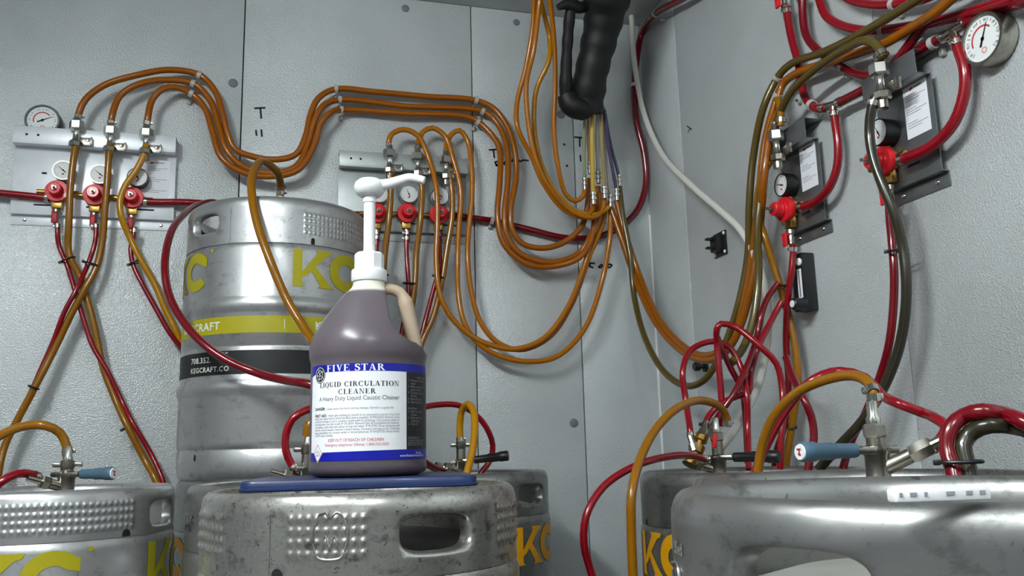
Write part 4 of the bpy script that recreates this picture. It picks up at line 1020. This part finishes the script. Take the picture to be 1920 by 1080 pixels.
# ================================================================== BLUE BOARD
pl = PK(681, 905, 1.157)
bz = .591+.0005
bc = Vector((cB[0], cB[1], 0))
dB, tB = kbasis(cB)
bo = bc + tB*.000 + dB*.017
ang = radians(2)
def rrect(w, h, r, n=6):
    P = []
    for cx, cy, a0 in ((w/2-r, h/2-r, 0), (-w/2+r, h/2-r, 90), (-w/2+r, -h/2+r, 180), (w/2-r, -h/2+r, 270)):
        for k in range(n+1): a = radians(a0+90*k/n); P.append((cx+r*cos(a), cy+r*sin(a)))
    return P
def rrloft(levels, M4):
    """stack of rounded rectangles (w,h,r,z)"""
    g = G(); vs = []; fs = []
    n = None
    for w, h, r, z in levels:
        P = rrect(w, h, r); n = len(P); vs += [M4 @ Vector((x, y, z)) for x, y in P]
    for i in range(len(levels)-1):
        for k in range(n): fs.append((i*n+k, i*n+(k+1) % n, (i+1)*n+(k+1) % n, (i+1)*n+k))
    fs.append(tuple(range(n-1, -1, -1))); fs.append(tuple((len(levels)-1)*n+k for k in range(n)))
    return g.add(vs, fs)
xB = tB*cos(ang)+dB*sin(ang); yB = -dB*cos(ang)+tB*sin(ang)
BM = frameM(bo+Vector((0, 0, bz)), xB, yB, Vector((0, 0, 1)))
t = thing('plastic_board', bo+Vector((0, 0, bz)), 'navy blue plastic board with rounded corners under the brown jug', 'board')
W0, D0 = .281, .22
obj('board_slab', rrloft([(W0-.010, D0-.010, .018, .0003), (W0-.004, D0-.004, .019, .0016), (W0-.003, D0-.003, .020, .0098), (W0-.006, D0-.006, .019, .0120), (W0-.012, D0-.012, .018, .0128)], BM), 'lid', t, 40)
obj('edge_bead', rrloft([(W0-.004, D0-.004, .019, .0), (W0, D0, .020, .0012), (W0, D0, .020, .0034), (W0-.003, D0-.003, .019, .0046)], BM), 'lid', t, 40)

# ================================================================== JUG
JZ = bz+.0128
jc = PK(690, 890, 1.125); jc = Vector((jc.x, jc.y, JZ))
dJ, tJ = kbasis((jc.x, jc.y))
JM = frameM(jc, tJ, -dJ, Vector((0, 0, 1))) @ Matrix.Diagonal((1, 1, .925, 1))     # x right, y away, z up
jug = thing('gallon_jug', jc, 'translucent gallon jug of brown cleaner with white pump and blue label', 'jug')
JR = .0755
prof = [(0, 0), (.060, 0), (.068, .002), (.0735, .006), (.0745, .010), (.0745, .014), (.0738, .018), (.0735, .021), (.0735, .150), (.0738, .156), (.0752, .160), (.0758, .166), (.0758, .174), (.0748, .182), (.0715, .192), (.066, .203), (.0585, .216), (.0505, .229), (.0425, .241), (.0345, .251), (.0275, .258), (.0235, .262), (.0215, .266), (.0205, .272), (.0205, .285), (0, .285)]
def jcut(z):
    """how far the shoulder reaches on the handle side"""
    if z < .170: return .2
    pts = [(.170, .0758), (.176, .066), (.182, .048), (.190, .036), (.205, .0285), (.225, .0245), (.250, .0215), (.27, .0205), (.3, .0205)]
    for (a, r0), (b, r1) in zip(pts, pts[1:]):
        if a <= z <= b: return r0+(r1-r0)*(z-a)/(b-a)
    return .0205
g = G(); vs = []; fs = []; NS = 96
dense = []
for (r0, z0), (r1, z1) in zip(prof, prof[1:]):
    k = max(1, int(abs(z1-z0)/.004))
    for i in range(k): dense.append((r0+(r1-r0)*i/k, z0+(z1-z0)*i/k))
dense.append(prof[-1])
n = len(dense)
for k in range(NS):
    a = 2*pi*k/NS
    for r, z in dense:
        x, y = r*cos(a), r*sin(a)
        cx = jcut(z)
        if x > 0 and cx < r:
            wgt = min(1, max(0, (x-cx*.6)/(.4*r+1e-6)))
            nx = min(x, cx) if x > cx else x
            x = nx
        vs.append(JM @ Vector((x, y, z)))
for k in range(NS):
    for i in range(n-1): fs.append((k*n+i, ((k+1) % NS)*n+i, ((k+1) % NS)*n+i+1, k*n+i+1))
obj('bottle', g.add(vs, fs), 'jug', jug, 60)
hp = spline([JM @ Vector(q) for q in ((.012, 0, .259), (.026, 0, .262), (.040, 0, .257), (.047, 0, .245), (.052, 0, .222), (.057, 0, .198), (.061, 0, .176), (.058, 0, .165))], .006)
obj('handle', G().tube(hp, [.0085+.0015*sin(pi*i/(len(hp)-1)) if i > 5 else .0075 for i in range(len(hp))], 18), 'jugh', jug, 60)
obj('collar', G().lathe([(.0, .272), (.0225, .272), (.0235, .274), (.0235, .287), (.0225, .289), (.0, .289)], 48, JM), 'wplast', jug, 35)
g = G().lathe([(0, .288), (.0195, .288), (.0195, .311), (.018, .314), (.008, .314), (0, .314)], 10, JM)
obj('screw_cap', g, 'wplast', jug, 25)
PT = .402
obj('pump_stem', G().lathe([(0, .31), (.0078, .31), (.0078, PT-.012), (.0088, PT-.012), (.0088, PT), (0, PT)], 28, JM), 'wplast', jug, 40)
hd = obj('pump_head', G().lathe([(0, PT-.004), (.0125, PT-.003), (.0175, PT+.001), (.0205, PT+.007), (.0212, PT+.012), (.0195, PT+.018), (.0145, PT+.0225), (.007, PT+.0245), (0, PT+.025)], 36, JM), 'wplast', jug, 60)
sp = spline([JM @ Vector(q) for q in ((.010, -.004, PT+.0135), (.024, -.008, PT+.0145), (.042, -.013, PT+.0195), (.052, -.016, PT+.0220), (.064, -.020, PT+.0195), (.0725, -.022, PT+.0165))], .004)
ns = len(sp)
obj('spout', G().tube(sp, [.0078-.0025*i/(ns-1) for i in range(ns)], 16), 'wplast', hd, 60)
# label, wrapped
LR = .0735
def lab(vf, m, name, parent, lift):
    return obj(name, wrap2d(vf, (jc.x, jc.y), LR, JZ, dJ, tJ, 0, .004, lift), m, parent, 0)
def X(px): return LR*math.asin(max(-.995, min(.995, (px-690)/107.0)))
def Zl(py): return .0201+(868-py)*.000631
xl, xw1, xr = X(589), X(757), X(790)+.035
def fit(vf, p0, p1):
    a = min(x for x, y in vf[0]); b = max(x for x, y in vf[0]); k = (X(p1)-X(p0))/(b-a)
    return [((x-a)*k+X(p0), y) for x, y in vf[0]], vf[1]
z0, z1 = Zl(868), Zl(683)
lb = lab(polys2d([rc(xl, z0, xr, z1)]), 'lblue', 'label', jug, .0004)
lab(polys2d([[(xl+.0015, Zl(852)), (xl+.016, Zl(852)), (xw1, Zl(849)), (xw1, Zl(699)), (xl+.016, Zl(698)), (xl+.0015, Zl(704))]]), 'lwhite', 'white_panel', lb, .0006)
lab(polys2d([rc(xw1, Zl(849), xr, Zl(699))]), 'lblack', 'black_panel', lb, .0006)
def L(vf, m, x, z, name, lift=.0008): return lab(shift2d(vf, x, z), m, name, lb, lift)
L(fit(seriftext('FIVE STAR', .0082, 'LEFT', .08), 617, 719), 'lwhite', 0, Zl(697.5), 'brand_lettering')
L(fit(seriftext('LIQUID CIRCULATION', .0062, 'CENTER', .10), 605, 743), 'ink', 0, Zl(727.5), 'title_lettering')
L(fit(seriftext('CLEANER', .0062, 'CENTER', .12), 638, 703), 'ink', 0, Zl(742), 'title_lettering')
L(fit(text2d('A Heavy Duty Liquid Caustic Cleaner', .0076, 'CENTER', .00005), 604, 744), 'inkg', 0, Zl(753.5), 'subtitle_lettering')
L(fit(text2d('DANGER:', .0048, 'LEFT', .00012), 597, 615), 'ink', 0, Zl(771), 'warning_lettering')
L(fit(text2d('Causes severe skin burns and eye damage. Harmful to aquatic life.', .0038, 'LEFT', 0), 618, 734), 'inkl', 0, Zl(771), 'warning_lettering')
L(fit(text2d('FIRST AID:', .0046, 'LEFT', .0001), 597, 618), 'ink', 0, Zl(784), 'first_aid_lettering')
fa = ['Never give anything by mouth to an unconscious person. If you feel', 'unwell, seek medical advice (show the label where possible). IF INHALED: Remove victim', 'to fresh air and keep at rest in a position comfortable for breathing. Call a poison center or', 'doctor/physician if you feel unwell. IF ON SKIN: Remove/Take off immediately all contamin-', 'ated clothing. Gently wash with plenty of soap and water. IF IN EYES: Rinse cautiously with', 'water for several minutes. Remove contact lenses, if present and easy to do. Continue', 'rinsing. Immediately call a poison center or doctor/physician. IF INGESTED: Rinse mouth.', 'Do NOT induce vomiting.']
for i, q in enumerate(fa):
    L(fit(text2d(q, .0040, 'LEFT', .00001), 621 if i == 0 else 597, 744 if i < 7 else 629), 'inkl', 0, Zl(784+i*5.4), 'first_aid_lettering')
L(fit(text2d('KEEP OUT OF REACH OF CHILDREN', .0052, 'CENTER', .00008), 621, 717), 'inkr', 0, Zl(832), 'caution_lettering')
L(fit(text2d('Emergency telephone: Infotrac 1-800-535-5053', .0050, 'CENTER', .00004), 616, 725), 'inkr', 0, Zl(840.5), 'caution_lettering')
# round emblem
ex, ez = X(604.5), Zl(702)
lab(shift2d(polys2d([[(.0104*cos(2*pi*k/32), .0104*sin(2*pi*k/32)) for k in range(32)]]), ex, ez), 'ink', 'round_emblem', lb, .0008)
star = []
for k in range(5):
    a = pi/2+2*pi*k/5; b = a+2*pi/5
    star += stroke2d([(.0062*cos(a), .0062*sin(a)), (.0062*cos(b), .0062*sin(b))], .0006)
    star += stroke2d([(.0032*cos(a+.6), .0032*sin(a+.6)), (.0078*cos(a+.35), .0078*sin(a+.35))], .0006)
lab(shift2d(join2d(polys2d(ring(0, 0, .0095, .0088, 0, 360, 32)+star), shift2d(text2d('5', .006, 'CENTER', .0002), 0, -.002)), ex, ez), 'lwhite', 'emblem_lines', lb, .0010)
# hazard diamond
hx, hz = X(602.5), Zl(853)
D = lambda s: [(0, -s*1.25), (s, 0), (0, s*1.25), (-s, 0)]
lab(shift2d(polys2d([D(.0094)]), hx, hz), 'lwhite', 'hazard_diamond', lb, .0008)
o4, i4 = D(.0088), D(.0081)
lab(shift2d(polys2d([[o4[k], o4[(k+1) % 4], i4[(k+1) % 4], i4[k]] for k in range(4)]), hx, hz), 'redt', 'diamond_border', lb, .0010)
lab(shift2d(polys2d(stroke2d([(-.005, -.003), (.001, -.003), (-.003, .001), (.0, .003)], .0007)+stroke2d([(.001, .002), (.004, .001), (.004, -.002), (.002, -.003)], .0006)), hx, hz), 'inkg', 'hazard_symbol', lb, .0010)
bl = ['DIRECTIONS', '1.  Immerse or fill with', '     water', '2.  Make a solution of', '     parts of water', '3.  Circulate through', '     all lines', '4.  Rinse the lines', '5.  Rinse until clear', '', 'Acid Rinse', '1.  Add 1 oz of acid', '     cleaner', '2.  Rinse with clear', '     cold water', '3.  Drain for']
for i, s in enumerate(bl):
    if s: L(text2d(s, .0040, 'LEFT'), 'inkl', xw1+.002+(.018 if i == 0 else 0), Zl(711+i*6.1), 'directions_lettering')
for i, s in enumerate(['INGREDIENTS:', 'contains sodium hydrox', 'potassium hydroxide an', 'water and other items']):
    L(text2d(s, .0036, 'LEFT'), 'inkl', xw1+.002, Zl(829+i*4.4), 'directions_lettering')
L(text2d('www.fivestarchemicals.com', .0042, 'LEFT'), 'lwhite', X(745), Zl(863), 'web_address_lettering')
L(text2d('Five Star', .0038, 'LEFT'), 'lwhite', X(774), Zl(858), 'web_address_lettering')

# ================================================================== WHITE STRIP ON THE NEAREST KEG
c, base, d, t, o, sc = KEGS['E']
pa, pb = PZ(1679, 943, .6015), PZ(1856, 937, .6015)
mid = (pa+pb)/2; xx = (pb-pa); ln = xx.length; xx.normalize(); zz = Vector((0, 0, 1)); yy = zz.cross(xx)
SM = frameM(mid, xx, yy, zz)
t = thing('plastic_strip', mid, 'white slotted plastic strip lying on the rim of nearest keg', 'strip')
obj('strip_body', G().box((0, .003, .0034), (ln, .010, .0066), SM, .0012), 'wplast', t, 30)
for u, w in ((-.46, .03), (-.33, .07), (-.20, .03), (.06, .09), (.26, .07), (.40, .06)):
    obj('slot', G().box((u*ln, -.0022, .0040), (w*ln, .0008, .0018), SM), 'greyt', t, 0)
